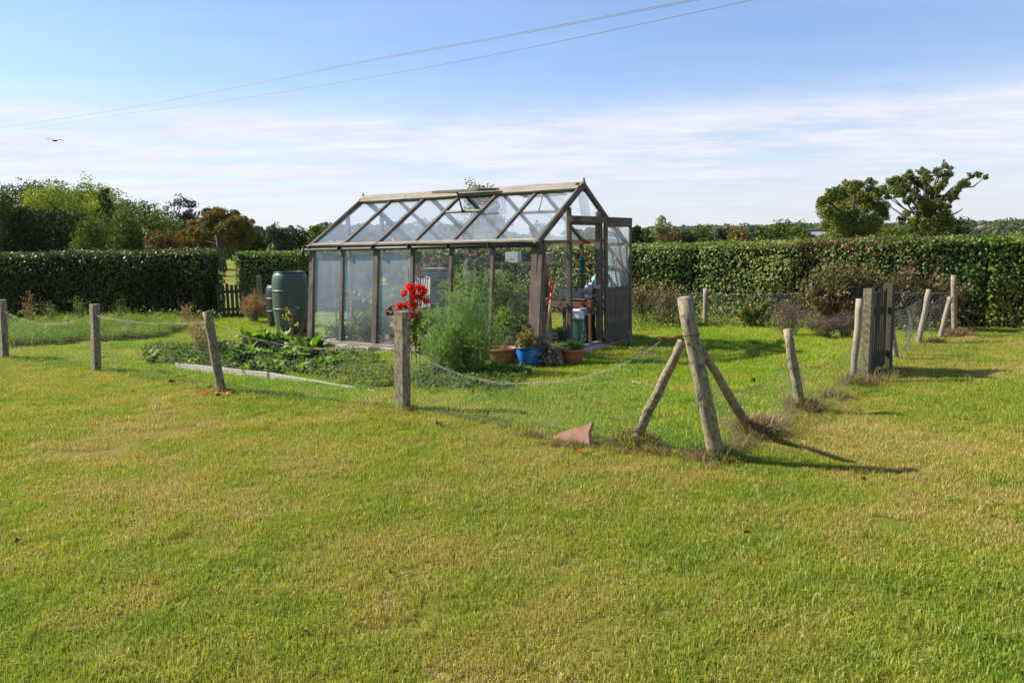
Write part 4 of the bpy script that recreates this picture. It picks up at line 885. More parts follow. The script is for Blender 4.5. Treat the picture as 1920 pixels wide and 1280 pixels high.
for sx, sy, a, b in ((0, -.11, .34, .012), (0, .11, .34, .012), (-.17, 0, .012, .22), (.17, 0, .012, .22)): MB().box((sx, sy, .10), a, b, .12).build('side', m_grey, gb)
bg_ = T_('blue_bag', 'pale blue plastic sack bunched up on the staging by the door', 'bag', 3.74, 1.86, .632)
MB().blob((0, 0, .13), .10, .09, .14, 14, 9, .18, 5).build('sack', m_blue_bag, bg_, True); MB().blob((.01, 0, .29), .045, .04, .07, 10, 6, .35, 6).build('neck', m_blue_bag, bg_, True)
cn = T_('grey_canister', 'grey metal canister with a round black hole on the staging', 'canister', 3.78, 1.64, .632, .2)
MB().lathe([(.075, .1), (.08, .105), (.08, .22), (.07, .235), (.0, .24)], 20).build('body', m_steel, cn, True); MB().lathe([(.055, 0), (.085, .1)], 16).build('bowl', m_steel, cn, True)
MB().tube([(.077, -.02, .165), (.086, -.022, .165)], .022, 12).build('hole', m_black, cn)
pot('flower_pot', 'terracotta pot hanging over the staging edge at the door frame', gw(3.84, 1.56, .55), .85, m_terra)
bb = T_('blue_bowl', 'bright blue plastic bowl on the staging above the fern', 'bowl', 2.55, 1.66, .632)
MB().lathe([(.05, 0), (.10, .07), (.105, .07), (.05, .01), (0, .01)], 20).build('bowl', m_bluepl, bb, True)
# spade with red handle
sp = T_('garden_spade', 'garden spade with red D handle leaning inside the gable glass', 'spade', 3.70, .60, .06)
MB().tube([(0, -.02, .22), (0, .10, .66)], .017, 8).build('shaft', m_ash, sp, True)
MB().tube([(0, .10, .64), (0, .128, .76)], .02, 8).build('socket', m_red, sp, True)
MB().tube([(0, .125, .74), (0, .085, .84), (0, .075, .885), (0, .17, .895), (0, .175, .85), (0, .13, .75)], .0125, 8).build('handle', m_red, sp, True)
MB().beam((0, -.08, 0), (0, -.02, .25), .17, .006, (0, 1, 0)).build('blade', m_steel, sp)
rk = T_('garden_cane_tool', 'thin dark tool handle leaning beside the spade', 'tool', 3.62, .45, .06); MB().tube([(0, .2, 0), (.0, -.12, 1.05)], .012, 6).build('shaft', m_ash, rk)
def bag(label, x, y, z, w, d, h, m1, m2, seed, rz=0):
    t = T_('compost_bag', label, 'bag', x, y, z, rz); rr = random.Random(seed)
    prof = [(.9, 0), (1.05, .12), (1.0, .45), (.96, .75), (.8, .93), (.35, 1.0)]; v = []; f = []; n = 20
    for s_, u in prof:
        for k_ in range(n):
            an = 6.283 * k_ / n; q = 1 + .06 * math.sin(3 * an + u * 9 + seed) + rr.uniform(-.02, .02); ca, sa = math.cos(an), math.sin(an)
            e = (abs(ca) ** 4 + abs(sa) ** 4) ** .25; v.append((w / 2 * ca / e * s_ * q, d / 2 * sa / e * s_ * q, u * h))
    for i in range(len(prof) - 1):
        for k_ in range(n): f.append((i * n + k_, i * n + (k_ + 1) % n, (i + 1) * n + (k_ + 1) % n, (i + 1) * n + k_))
    f.append(tuple(range((len(prof) - 1) * n, len(prof) * n)))
    nb = 3 * n; lo = f[:nb]; MB().add(v, lo).build('printed_sack', m1, t, True); MB().add(v, f[nb:]).build('sack_top', m2, t, True)
    return t
m_cbag = simple('green_printed_film', (0.06, 0.15, 0.09), (0.08, 0.19, 0.12), 5, 0.35, 0.5)
t = bag('full compost bag, white top and green print, just inside the doorway', 3.76, 1.28, .055, .24, .16, .50, m_cbag, m_white, 2)
for k_ in range(3): MB().box((.123, -.03, .30 - k_ * .035), .002, .05 - .01 * (k_ % 2), .012).build('printed_line', m_white, t)
for k_ in range(2): MB().box((.12, -.01, .14 - k_ * .05), .002, .12, .022, 0).build('printed_patch', m_cream, t)
bag('navy blue sack with white patches under the staging at the door frame', 3.70, 1.68, .055, .24, .2, .52, m_navy, m_white, 5)

# ------------------------------------------------------------------ wire fences
def leanpost(name, foot, toppx, toppy, w, mat, parent, y_off=0.0, round_=False, seed=0, r=.05, label=None, sink=.12):
    tp = D(toppx, toppy, foot.y + y_off); d = (tp - foot).normalized(); mb = MB()
    if round_: 
        n = 7; rr = random.Random(seed)
        mb.tube([foot - d * sink + (tp - foot + d * sink) * (i / n) + V(rr.uniform(-.004, .004), rr.uniform(-.004, .004), 0) for i in range(n + 1)], [r * (1 + rr.uniform(-.05, .05)) for i in range(n + 1)], 12, True, .02)
    else: mb.beam(foot - d * sink, tp, w, w, (-0.62 + .06 * (foot.x % 1), -0.78, 0.0), .003)
    return mb.build(name, mat, parent, round_, label=label), tp
def netting(name, label_parent, A, B, zA, zB, sag, parent, cell=.05, rad=.0014, seed=1, bow=0.03, zlow=0.0, A0=None, B0=None, n_extra=0.0):
    """hexagonal wire between two posts, its top edge sagging as the photograph shows; zA, zB top heights; sag below the chord"""
    rr = np.random.RandomState(seed); L = (B - A).length; nu = max(4, int(L / cell)); nv = max(3, int(max(zA, zB) / (cell * .87)))
    # honeycomb: zigzag rows joined by short verticals
    uu = np.arange(nu * 2 + 1) * .5; V0 = []; idx = {}; E = []
    rows = nv
    for j in range(rows + 1):
        for i, u in enumerate(uu):
            up = (i + j) % 2; v = j + (0.17 if up else -0.17); idx[(j, i)] = len(V0); V0.append((u / nu, min(max(v / rows, 0), 1)))
    for j in range(rows + 1):
        for i in range(len(uu) - 1): E.append((idx[(j, i)], idx[(j, i + 1)]))
        if j < rows:
            for i in range(len(uu)):
                if (i + j) % 2 == 1: E.append((idx[(j, i)], idx[(j + 1, i)]))
    uv = np.array(V0); u = uv[:, 0]; v = uv[:, 1]
    def top(u): return zA + (zB - zA) * u - sag * (4 * u * (1 - u)) ** .8
    h = top(u); a0 = np.array(A0 or (0, 0)); b0 = np.array(B0 or (0, 0))
    x = A.x + (B.x - A.x) * u; y = A.y + (B.y - A.y) * u; k = v ** 1.1
    x = x + (a0[0] * (1 - u) + b0[0] * u) * k; y = y + (a0[1] * (1 - u) + b0[1] * u) * k
    nx_, ny_ = -(B.y - A.y) / L, (B.x - A.x) / L
    q = bow * np.sin(v * 3.1) * np.sin(u * 3.14) * np.sin(u * 7 + seed) + .012 * np.sin(u * L * 9 + v * 5 + seed) + rr.normal(0, .0022, len(u))
    z = gz(x, y) + zlow + (h - zlow) * v + rr.normal(0, .003, len(u)) * (v > .02) + .01 * np.sin(u * L * 6 + v * 3)
    P = np.stack([x + nx_ * q, y + ny_ * q, z], 1)
    E = np.array(E); p0 = P[E[:, 0]]; p1 = P[E[:, 1]]; d = unit(p1 - p0); a = unit(np.cross(d, [[nx_, ny_, .01]])); b = np.cross(d, a)
    ring = [a * rad, (-.5 * a + .87 * b) * rad, (-.5 * a - .87 * b) * rad]
    vv = np.stack([p0 + r_ for r_ in ring] + [p1 + r_ for r_ in ring], 1).reshape(-1, 3); o = np.arange(len(E)) * 6
    ff = np.concatenate([np.stack([o + k_, o + (k_ + 1) % 3, o + 3 + (k_ + 1) % 3, o + 3 + k_], 1) for k_ in range(3)])
    link(name, newmesh(name, vv, ff, m_wire), parent, kind='stuff')
    # top line wire, two strands twisted
    for s_ in (0, 1):
        pts = []
        for i in range(25):
            t = i / 24; kx = (a0[0] * (1 - t) + b0[0] * t); ky = (a0[1] * (1 - t) + b0[1] * t); xx = A.x + (B.x - A.x) * t + kx; yy = A.y + (B.y - A.y) * t + ky
            pts.append((xx, yy, float(gz(xx, yy)) + float(top(np.array(t))) + (.004 * math.sin(i * 2.1) if s_ else 0) - (.012 * s_ * math.sin(t * 3.14))))
        MB().tube(pts, .0012, 5, False).build('line_wire', m_wire, parent)
ff_ = thing('wire_fence', 'sagging chicken wire fence on stubby grey posts across the front of the garden', 'fence', tuple(FRONT[2]))
def rel(p): return V(p.x - ff_.location.x, p.y - ff_.location.y, p.z - ff_.location.z)
ff_.location = (0, 0, 0)
_, tp0 = leanpost('post', FRONT[0], -193, 556, .10, m_post, ff_)
_, tp1 = leanpost('post', FRONT[1], 4, 562, .085, m_post, ff_)
_, tp2 = leanpost('post', FRONT[2], 177, 570, .085, m_post, ff_)
_, tp3 = leanpost('post', FRONT[3], 388, 584, 0, m_post, ff_, 0, True, 3, .046, 'leaning lichen covered round post')
_, tp4 = leanpost('post', FRONT[4], 753, 584, .10, m_post, ff_)
def zpx(px, py, p): return D(px, py, p.y).z - p.z
zt = [.80, zpx(9, 577, FRONT[1]), zpx(180, 588, FRONT[2]), zpx(393, 603, FRONT[3]), zpx(755, 634, FRONT[4])]
l3 = tp3 - FRONT[3]; k3 = .86
netting('netting', '', FRONT[0], FRONT[1], zt[0], zt[1], .16, ff_, seed=1)
netting('netting', '', FRONT[1], FRONT[2], zt[1], zt[2], .17, ff_, seed=2)
netting('netting', '', FRONT[2], FRONT[3], zt[2], zt[3], .06, ff_, seed=3, B0=(l3.x * k3, l3.y * k3))
netting('netting', '', FRONT[3], FRONT[4], zt[3], zt[4], .15, ff_, seed=4, A0=(l3.x * k3, l3.y * k3))
# corner post with two struts
CP = CORNER; ctop = D(1283, 557, CP.y - .02)
ct = thing('corner_post', 'thick leaning corner post braced by two slanting struts', 'post', (0, 0, 0))
leanpost('post', CP, 1283, 557, 0, m_post, ct, 0, True, 11, .054)
s1 = G(1185, 838); s1t = D(1278, 640, CP.y + .05); s1t = s1t
def pole(name, a, b, ra, rb, mat, parent, seed=0, n=7):
    rr = random.Random(seed); a = Vector(a); b = Vector(b)
    return MB().tube([a + (b - a) * (i / n) + V(rr.uniform(-.005, .005), rr.uniform(-.005, .005), rr.uniform(-.004, .004)) for i in range(n + 1)], [(ra + (rb - ra) * i / n) * (1 + rr.uniform(-.05, .05)) for i in range(n + 1)], 10, True, .03).build(name, mat, parent, True)
d1 = (s1t - s1).normalized(); pole('strut', s1 - d1 * .1, s1t, .042, .030, m_post, ct, 1)
s2 = G(1408, 812); s2t = D(1306, 640, CP.y + .12); d2 = (s2t - s2).normalized(); pole('strut', s2 - d2 * .1, s2t, .038, .030, m_post, ct, 2)
bp = D(1293, 628, CP.y - .04); MB().tube([bp + V(-.075, .03, -.012), bp + V(-.02, -.03, 0), bp + V(.05, -.03, .004), bp + V(.075, .03, .004)], .006, 6).build('tie_rod', m_rust, ct)
MB().tube([bp + V(-.16, .02, -.03), bp + V(-.05, .0, -.004)], .0075, 6).build('strainer_bolt', m_rust, ct)
ring = MB(); rc = bp + V(-.175, .02, -.035); ring.tube([rc + V(.018 * math.cos(a), 0, .018 * math.sin(a)) for a in [i * .6 for i in range(11)]], .006, 6).build('strainer_ring', m_rust, ct)
kx = rc - CP
netting('netting', '', FRONT[4], CP, zt[4], rc.z - CP.z, .36, ff_, seed=5, B0=(kx.x * 1.0, kx.y), bow=.06)
# right hand run
rf = thing('wire_fence', 'slack wire fence on leaning pale stakes running back to the hedge on the right', 'fence', (0, 0, 0))
_, rp1 = leanpost('post', RIGHT[1], 1476, 617, 0, m_post, rf, .0, True, 21, .040, 'leaning pale post')
_, rp4 = leanpost('post', RIGHT[4], 1742, 543, 0, m_post_pale, rf, .1, True, 22, .036)
_, rp5 = leanpost('post', RIGHT[5], 1782, 557, 0, m_post_pale, rf, .1, True, 23, .034)
_, rp6 = leanpost('post', RIGHT[6], 1788, 516, 0, m_post, rf, .0, True, 24, .040, 'tall upright dark end post')
kc = D(1306, 640, CP.y) - CP; k1 = (rp1 - RIGHT[1]) * .72
netting('netting', '', CP, RIGHT[1], .62, .50, .22, rf, seed=6, A0=(kc.x * .9, 0), B0=(k1.x, k1.y), bow=.1)
netting('netting', '', RIGHT[1], RIGHT[2], .50, .62, .26, rf, seed=7, A0=(k1.x, k1.y), bow=.1)
netting('netting', '', RIGHT[3], RIGHT[4], .66, .62, .06, rf, seed=8, bow=.08); netting('netting', '', RIGHT[4], RIGHT[5], .62, .58, .05, rf, seed=9, bow=.08); netting('netting', '', RIGHT[5], RIGHT[6], .58, .6, .04, rf, seed=10, bow=.08)
bk = thing('wire_fence', 'upright wire netting fence in front of the green hedge at the back', 'fence', (0, 0, 0))
leanpost('post', BACK[2], 1324, 541, 0, m_post_pale, bk, 0, True, 31, .046); leanpost('post', BACK[1], 1552, 548, 0, m_post_pale, bk, 0, True, 32, .04)
netting('netting', '', BACK[0], BACK[1], .62, .62, .02, bk, seed=12, rad=.0013); netting('netting', '', BACK[1], BACK[2], .6, .56, .03, bk, seed=13, rad=.0013); netting('netting', '', BACK[2], BACK[3], .56, .5, .03, bk, seed=14, rad=.0013)

# garden gate seen almost edge on
gt_ = thing('garden_gate', 'narrow dark wooden gate standing in the right hand fence, shut between its two posts', 'gate', (0, 0, 0))
ga, gb_ = RIGHT[2], RIGHT[3]; dv = (gb_ - ga); dv.z = 0; GLn = dv.length; dv.normalize()
MB().beam(ga - V(0, 0, .1), ga + V(.01, 0, .94), .085, .085, (dv.x, dv.y, 0), .003).build('gate_post', m_gpost, gt_); MB().beam(gb_ - V(0, 0, .1), gb_ + V(.0, 0, .94), .09, .09, (dv.x, dv.y, 0), .003).build('gate_post', m_dark_wood, gt_)
nb = 8; bdg = MB().beam((0, 0, 0), (0, 0, .84), .050, .014, (0, 1, 0), .002).mesh('board', m_dark_wood); gan = math.atan2(dv.y, dv.x)
for i in range(nb):
    p = ga + dv * (.1 + (GLn - .2) * i / (nb - 1)); b = link('board', bdg, gt_); b.location = (p.x, p.y, .05 + random.uniform(-.01, .02)); b.rotation_euler = (0, random.uniform(-.015, .015), gan)
for z in (.22, .70): MB().beam(ga + dv * .07 + V(-.03 * dv.y, .03 * dv.x, z), gb_ - dv * .07 + V(-.03 * dv.y, .03 * dv.x, z), .03, .06).build('rail', m_dark_wood, gt_)
MB().beam(ga + V(-.02, -.08, .70), ga + V(-.14, -.1, .73), .015, .02).build('latch', m_steel, gt_)
MB().tube([ga + V(-.05, -.04, .78), ga + V(0, -.08, .76), ga + V(.06, .0, .78), ga + V(.0, .08, .79), ga + V(-.05, -.04, .77)], .004, 5).build('wire_loop', m_wire, gt_)
sg = thing('garden_stake', 'bleached bark-stripped pole leaning on the gate post', 'pole', (0, 0, 0)); lp_ = G(1598, 716); pole('pole', lp_ + V(0, 0, -.05), D(1613, 560, lp_.y + .15), .032, .036, m_post_pale, sg, 5)
st_ = thing('garden_stake', 'short dark strut leaning behind the far gate post', 'pole', (0, 0, 0)); a_ = G(1682, 672); pole('pole', a_ + V(0, 0, -.03), D(1668, 590, a_.y), .03, .028, m_post, st_, 6)
MBs = thing('step_slab', 'pale flat slab on the grass at the foot of the gate', 'slab', tuple(G(1660, 702)), gan); MB().box((0, 0, .02), .34, .16, .04, 0, .004).build('slab', m_concrete, MBs)

# picket gate in the hedge gap
pg = G(448, 596); pk = thing('picket_gate', 'low dark picket gate in the gap between the hedges', 'gate', tuple(pg))
pkm = MB().beam((0, 0, .04), (0, 0, .70), .06, .018, (0, 1, 0), .002).mesh('picket', m_dark_wood)
for i in range(9): b = link('picket', pkm, pk); b.location = (-.40 + i * .095, random.uniform(-.005, .005), random.uniform(-.02, .03)); b.rotation_euler = (0, random.uniform(-.02, .02), 0)
for z in (.18, .55): MB().beam((-.45, .02, z), (.47, .02, z), .03, .06).build('rail', m_dark_wood, pk)
for x in (.47,): MB().beam((x, 0, 0), (x, 0, .88), .09, .09, (0, 1, 0), .002).build('gate_post', m_post, pk)

# ------------------------------------------------------------------ water butts and leaning stake
def butt(label, p, h, r, mat, bands=True):
    t = thing('water_butt', label, 'water butt', tuple(p)); a = MB()
    a.lathe([(r * .78, 0), (r * .86, .04), (r * .93, h * .22), (r * .975, h * .36), (r * .982, h * .388), (r * .984, h * .392), (r * 1.02, h * .397), (r * 1.02, h * .41), (r * .99, h * .415), (r * .99, h * .42), (r * .995, h * .5), (r * .995, h * .6), (r * .99, h * .684), (r * .99, h * .689), (r * 1.02, h * .694), (r * 1.02, h * .707), (r * .986, h * .712), (r * .985, h * .717), (r * .965, h * .86), (r * .91, h * .945), (r * .84, h * .985), (r * .80, h), (r * .72, h), (r * .70, h * .96), (r * .2, h * .95)], 40)
    a.build('barrel', mat, t, True); MB().lathe([(r * .84, h * .985), (r * .86, h * 1.0), (r * .84, h * 1.008), (r * .74, h * 1.008), (r * .73, h * .99)], 40).build('rim', m_black, t, True)
    MB().tube([(0, -r * .85, .1), (0, -r * 1.05, .1), (0, -r * 1.08, .06)], .014, 6).build('tap', m_black, t)
    return t
bp_ = G(549, 631); bst = thing('brick_stand', 'low red brick stand under the green water butt', 'stand', tuple(bp_))
brm = MB().box((0, 0, .0), .21, .1, .065, 0, .003).mesh('brick', m_terra)
for i in range(3):
    for j in range(3): b = link('brick', brm, bst); b.location = (-.22 + i * .22, -.16 + j * .13, .03)
butt('dark green ribbed water butt at the left corner of the greenhouse', bp_ + V(0, 0, .06), 1.0, .295, m_butt)
butt('shaded dark barrel half hidden behind the green water butt', G(528, 613) + V(0, 0, 0), .78, .26, m_black)
sk = thing('garden_stake', 'weathered stake leaning against the greenhouse beside the water butt', 'stake', (0, 0, 0)); a_ = G(562, 636); MB().beam(a_, D(594, 511, a_.y + .1), .045, .03, (0, 1, 0), .002).build('stake', m_cedar, sk)

# ------------------------------------------------------------------ power cables and the bird
A3 = D(1460, -22, 24.0); B3 = D(-120, 262, 72.0)
def cable(label, pts):
    out = []
    for px, py in pts:
        d = ray(px, py); # meet the vertical plane through the two poles
        nx_, ny_ = B3.y - A3.y, -(B3.x - A3.x); t = (nx_ * A3.x + ny_ * A3.y) / (nx_ * d.x + ny_ * d.y); out.append(V(0, 0, CAMH) + d * t)
    sm = []
    for i in range(len(out) - 1):
        p0 = out[max(i - 1, 0)]; p1 = out[i]; p2 = out[i + 1]; p3 = out[min(i + 2, len(out) - 1)]
        for k_ in range(6):
            t = k_ / 6; sm.append(.5 * ((2 * p1) + (p2 - p0) * t + (2 * p0 - 5 * p1 + 4 * p2 - p3) * t * t + (3 * p1 - p0 - 3 * p2 + p3) * t ** 3))
    sm.append(out[-1]); MB_ = MB().tube(sm, .011, 5, False); link('power_cable', MB_.mesh('power_cable', m_cable), None, label, 'cable', 'overhead cables crossing the sky')
cable('uppermost of the three overhead cables', [(-120, 256), (0, 239), (220, 205), (440, 163), (700, 111), (950, 66), (1180, 22), (1310, -3), (1460, -35)])
cable('middle overhead cable, close under the uppermost one', [(-120, 256.5), (0, 240), (220, 206.5), (440, 165), (700, 113.5), (950, 69), (1180, 25), (1310, 0), (1460, -31)])
cable('lowest of the three overhead cables', [(-120, 266), (0, 250), (220, 216), (440, 186), (700, 144), (950, 98), (1180, 50), (1410, 0), (1500, -20)])
bd = D(103, 264, 45); bird = thing('bird', 'small dark bird gliding low in the sky at the left', 'bird', tuple(bd))
MB().blob((0, 0, 0), .16, .05, .045, 10, 6, .05).build('body', m_black, bird, True)
for s_ in (-1, 1): MB().add([(-.06, 0, .01), (.07, 0, .01), (.02 + s_ * .2, s_ * .18 - .1, .075), (s_ * .34, s_ * .34, .02), (-.05 + s_ * .16, s_ * .18, .06)], [(0, 1, 2, 4), (2, 3, 4)]).build('wing', m_black, bird)

# ------------------------------------------------------------------ vegetable bed
e0, e1 = G(330, 690), G(702, 734); be = thing('bed_edging', 'long pale concrete edging board along the front of the vegetable bed', 'edging', (0, 0, 0))
mid = e0 + (e1 - e0) * .52
MB().beam(e0 + V(0, 0, .03), mid + V(-.01, 0, .035), .022, .10, (0, 0, 1), .001).build('kerb', m_concrete, be); MB().beam(mid + V(.01, .0, .033), e1 + V(0, 0, -.035), .022, .09, (0, 0, 1), .001).build('kerb', m_concrete, be)
bedpoly = np.array([tuple(G(*p)[:2]) for p in ((322, 684), (702, 727), (760, 722), (700, 672), (560, 655), (300, 650), (262, 668))])
n = 9000; bx0, by0 = bedpoly.min(0); bx1, by1 = bedpoly.max(0); rs = np.random.RandomState(8)
x = rs.uniform(bx0, bx1, n * 2); y = rs.uniform(by0, by1, n * 2); k = inside(x, y, bedpoly); x, y = x[k], y[k]
so_ = MB(); so_.add([(p[0], p[1], .022) for p in bedpoly], [tuple(range(len(bedpoly)))]); so_.build('bed_soil', m_soil, None, kind='structure')
m_weed = leafmat('low_weed_leaf', [(0.035, 0.08, 0.015), (0.07, 0.14, 0.02), (0.12, 0.20, 0.03), (0.19, 0.24, 0.04), (0.30, 0.25, 0.08)], .35, .7, .15)
m_broad = leafmat('broad_leaf', [(0.05, 0.12, 0.012), (0.10, 0.20, 0.016), (0.18, 0.29, 0.025), (0.28, 0.38, 0.05)], .35, .5, .3, (14, .7))
def cover(name, label, x, y, hmax, size, mat, seed, tn=None, clr=.5):
    r_ = np.random.RandomState(seed); P = np.stack([x, y, gz(x, y) + .02 + hmax * (r_.rand(len(x)) ** 1.3) * (0.6 + .6 * snoise(np.stack([x, y, x * 0], 1), 4.0, seed))], 1)
    nn = unit(r_.normal(size=(len(x), 3)) * .7 + [[0, -.2, 1.0]]); t = clr + .3 * snoise(P, 3.5, seed + 1) + r_.normal(0, .18, len(x))
    return link(name, leaf_mesh(name, [leaf_arrays(P, nn, size * r_.uniform(.5, 1.4, len(x)), .7, t, r_)], mat), None, label, None, None, 'stuff')
cover('ground_cover', 'strawberry leaves and weeds covering the vegetable bed', x, y, .17, .042, m_weed, 4, clr=.42)
def region(pts, n, seed):
    po = np.array([tuple(G(*p)[:2]) for p in pts]); a, b = po.min(0), po.max(0); r_ = np.random.RandomState(seed); x = r_.uniform(a[0], b[0], n); y = r_.uniform(a[1], b[1], n); k = inside(x, y, po); return x[k], y[k]
x, y = region([(780, 735), (950, 738), (1000, 712), (960, 690), (820, 690), (770, 705)], 3000, 3); cover('ground_cover', 'low dark leafy weeds in front of the feathery fern', x, y, .14, .045, m_weed, 6, clr=.25)
m_tall = grassmat('tall_green_grass', [(0.10, 0.20, 0.025), (0.16, 0.27, 0.03), (0.24, 0.33, 0.05), (0.40, 0.36, 0.12)], 0.3, -0.02)
tall = [tuft_mesh('tall_tuft', m_tall, 90, 0.09, 0.10, 0.26, 0.006, 0.5, 80 + i) for i in range(4)]
x, y = region([(20, 652), (300, 634), (345, 622), (340, 610), (200, 606), (10, 615)], 1500, 5)
x2, y2 = region([(640, 712), (752, 720), (700, 672), (630, 664)], 260, 6); x3, y3 = region([(770, 715), (960, 735), (990, 700), (900, 690), (770, 700)], 200, 7)
x = np.concatenate([x, x2, x3]); y = np.concatenate([y, y2, y3]); sc_ = np.concatenate([np.full(len(x) - len(x2) - len(x3), 1.0), np.full(len(x2), .55), np.full(len(x3), .45)]) * np.random.RandomState(2).uniform(.6, 1.15, len(x))
scatter('tall_grass', tall, np.stack([x, y, gz(x, y)], 1), sc_, 'uncut green grass in front of the left hedge and at the end of the bed')
x, y = region([(0, 640), (0, 600), (410, 598), (420, 606)], 6000, 15); cover('ground_cover', 'weeds and ivy at the shaded foot of the left hedge', x, y, .34, .06, m_weed, 17, clr=.6)
x, y = region([(1178, 625), (1330, 612), (1620, 625), (1780, 628), (1780, 612), (1330, 598), (1178, 603)], 9000, 9); cover('ground_cover', 'straggling undergrowth along the foot of the back hedge', x, y, .30, .05, m_weed, 9, clr=.75)
# big leaved plants: each leaf a part of its plant
def bigleaf(L, W, bend, wave, seed):
    rr = random.Random(seed); nn = 7; v = []; f = []; t = []
    for i in range(nn + 1):
        u = i / nn; a = bend * u; px = L * (math.sin(a) / bend if bend > .01 else u); pz = L * ((1 - math.cos(a)) / bend if bend > .01 else 0)
        w_ = W * (.10 if u < .22 else math.sin(math.pi * ((u - .2) / .82) ** .75) ** .8 if u < .99 else .03) + .004
        # runs up then arches over: x out, z up
        z_ = L * u * 1.0 - L * .30 * u * u * bend; x_ = L * .16 * u + L * .42 * u * u * bend
        for k_, s_ in enumerate((-1, -.5, 0, .5, 1)):
            v.append((x_ - abs(s_) * w_ * .18, s_ * w_ + rr.uniform(-.003, .003), z_ + abs(s_) * w_ * .35 + wave * math.sin(u * 14 + s_ * 3 + seed) * abs(s_))); t.append(.35 + .4 * (1 - abs(s_)) * (0.3 if s_ else 1.3) + rr.uniform(-.08, .08))
    for i in range(nn):
        for k_ in range(4): f.append((i * 5 + k_, i * 5 + k_ + 1, i * 5 + 6 + k_, i * 5 + 5 + k_))
    return v, f, t
leafms = []
for i in range(8):
    v, f, t = bigleaf(.25 + .03 * (i % 4), .046 + .007 * (i % 3), .25 + .15 * i, .019, i); me = newmesh('leaf', v, f, m_broad, {'tint': np.clip(np.array(t) + (i % 3) * .12 - .1, 0, 1)}, True); leafms.append(me)
def leafplant(label, p, n, sc, seed, spread=1.0, group=None):
    n = int(n * 1.9); t = thing('leafy_plant', label, 'plant', tuple(p), 0, group); rr = random.Random(seed)
    for i in range(n):
        o = link('leaf', leafms[rr.randrange(8)], t); o.rotation_euler = (rr.uniform(-.15, .15), rr.uniform(-.1, .25) * spread, i * 6.283 / n * 2.6 + rr.uniform(-.3, .3)); s_ = sc * rr.uniform(.85, 1.45); o.scale = (s_, s_, s_)
        o.location = (rr.uniform(-.05, .05), rr.uniform(-.05, .05), 0)
    return t
leafplant('solitary broad leaved plant at the left end of the bed', G(283, 682), 9, .62, 1, 1.6)
for i, (px, py, n_, sc, lab) in enumerate([(452, 690, 20, .95, 'broad leaved plant just right of the leaning lichened post'), (490, 668, 24, 1.1, 'tall broad leaved plant in the middle of the bed behind the sagging wire'),
    (540, 690, 12, .85, 'low broad leaved plant in the bed, between the tall clump and the butt side clump'), (585, 680, 24, 1.1, 'broad leaved plant standing in front of the leaning stake and water butt'),
    (420, 665, 9, .7, 'broad leaves peeping out behind the leaning lichened post'), (630, 690, 9, .55, 'small broad leaved plant at the right end of the leafy row'), (515, 702, 10, .6, 'low leaves just behind the concrete edging'), (470, 702, 9, .6, 'low broad leaves behind the edging, just right of the leaning lichened post'), (560, 706, 9, .55, 'low broad leaves behind the edging below the water butt'), (525, 662, 16, .9, 'upright broad leaved plant at the back of the bed, left of the butt'), (605, 700, 9, .6, 'spreading broad leaves at the right of the bed below the leaning stake'), (480, 652, 10, .8, 'broad leaves at the back of the bed below the dried orange-brown plant'), (355, 690, 7, .5, 'small broad leaves at the left end of the edging')]): leafplant(lab, G(px, py), n_, sc, 10 + i)

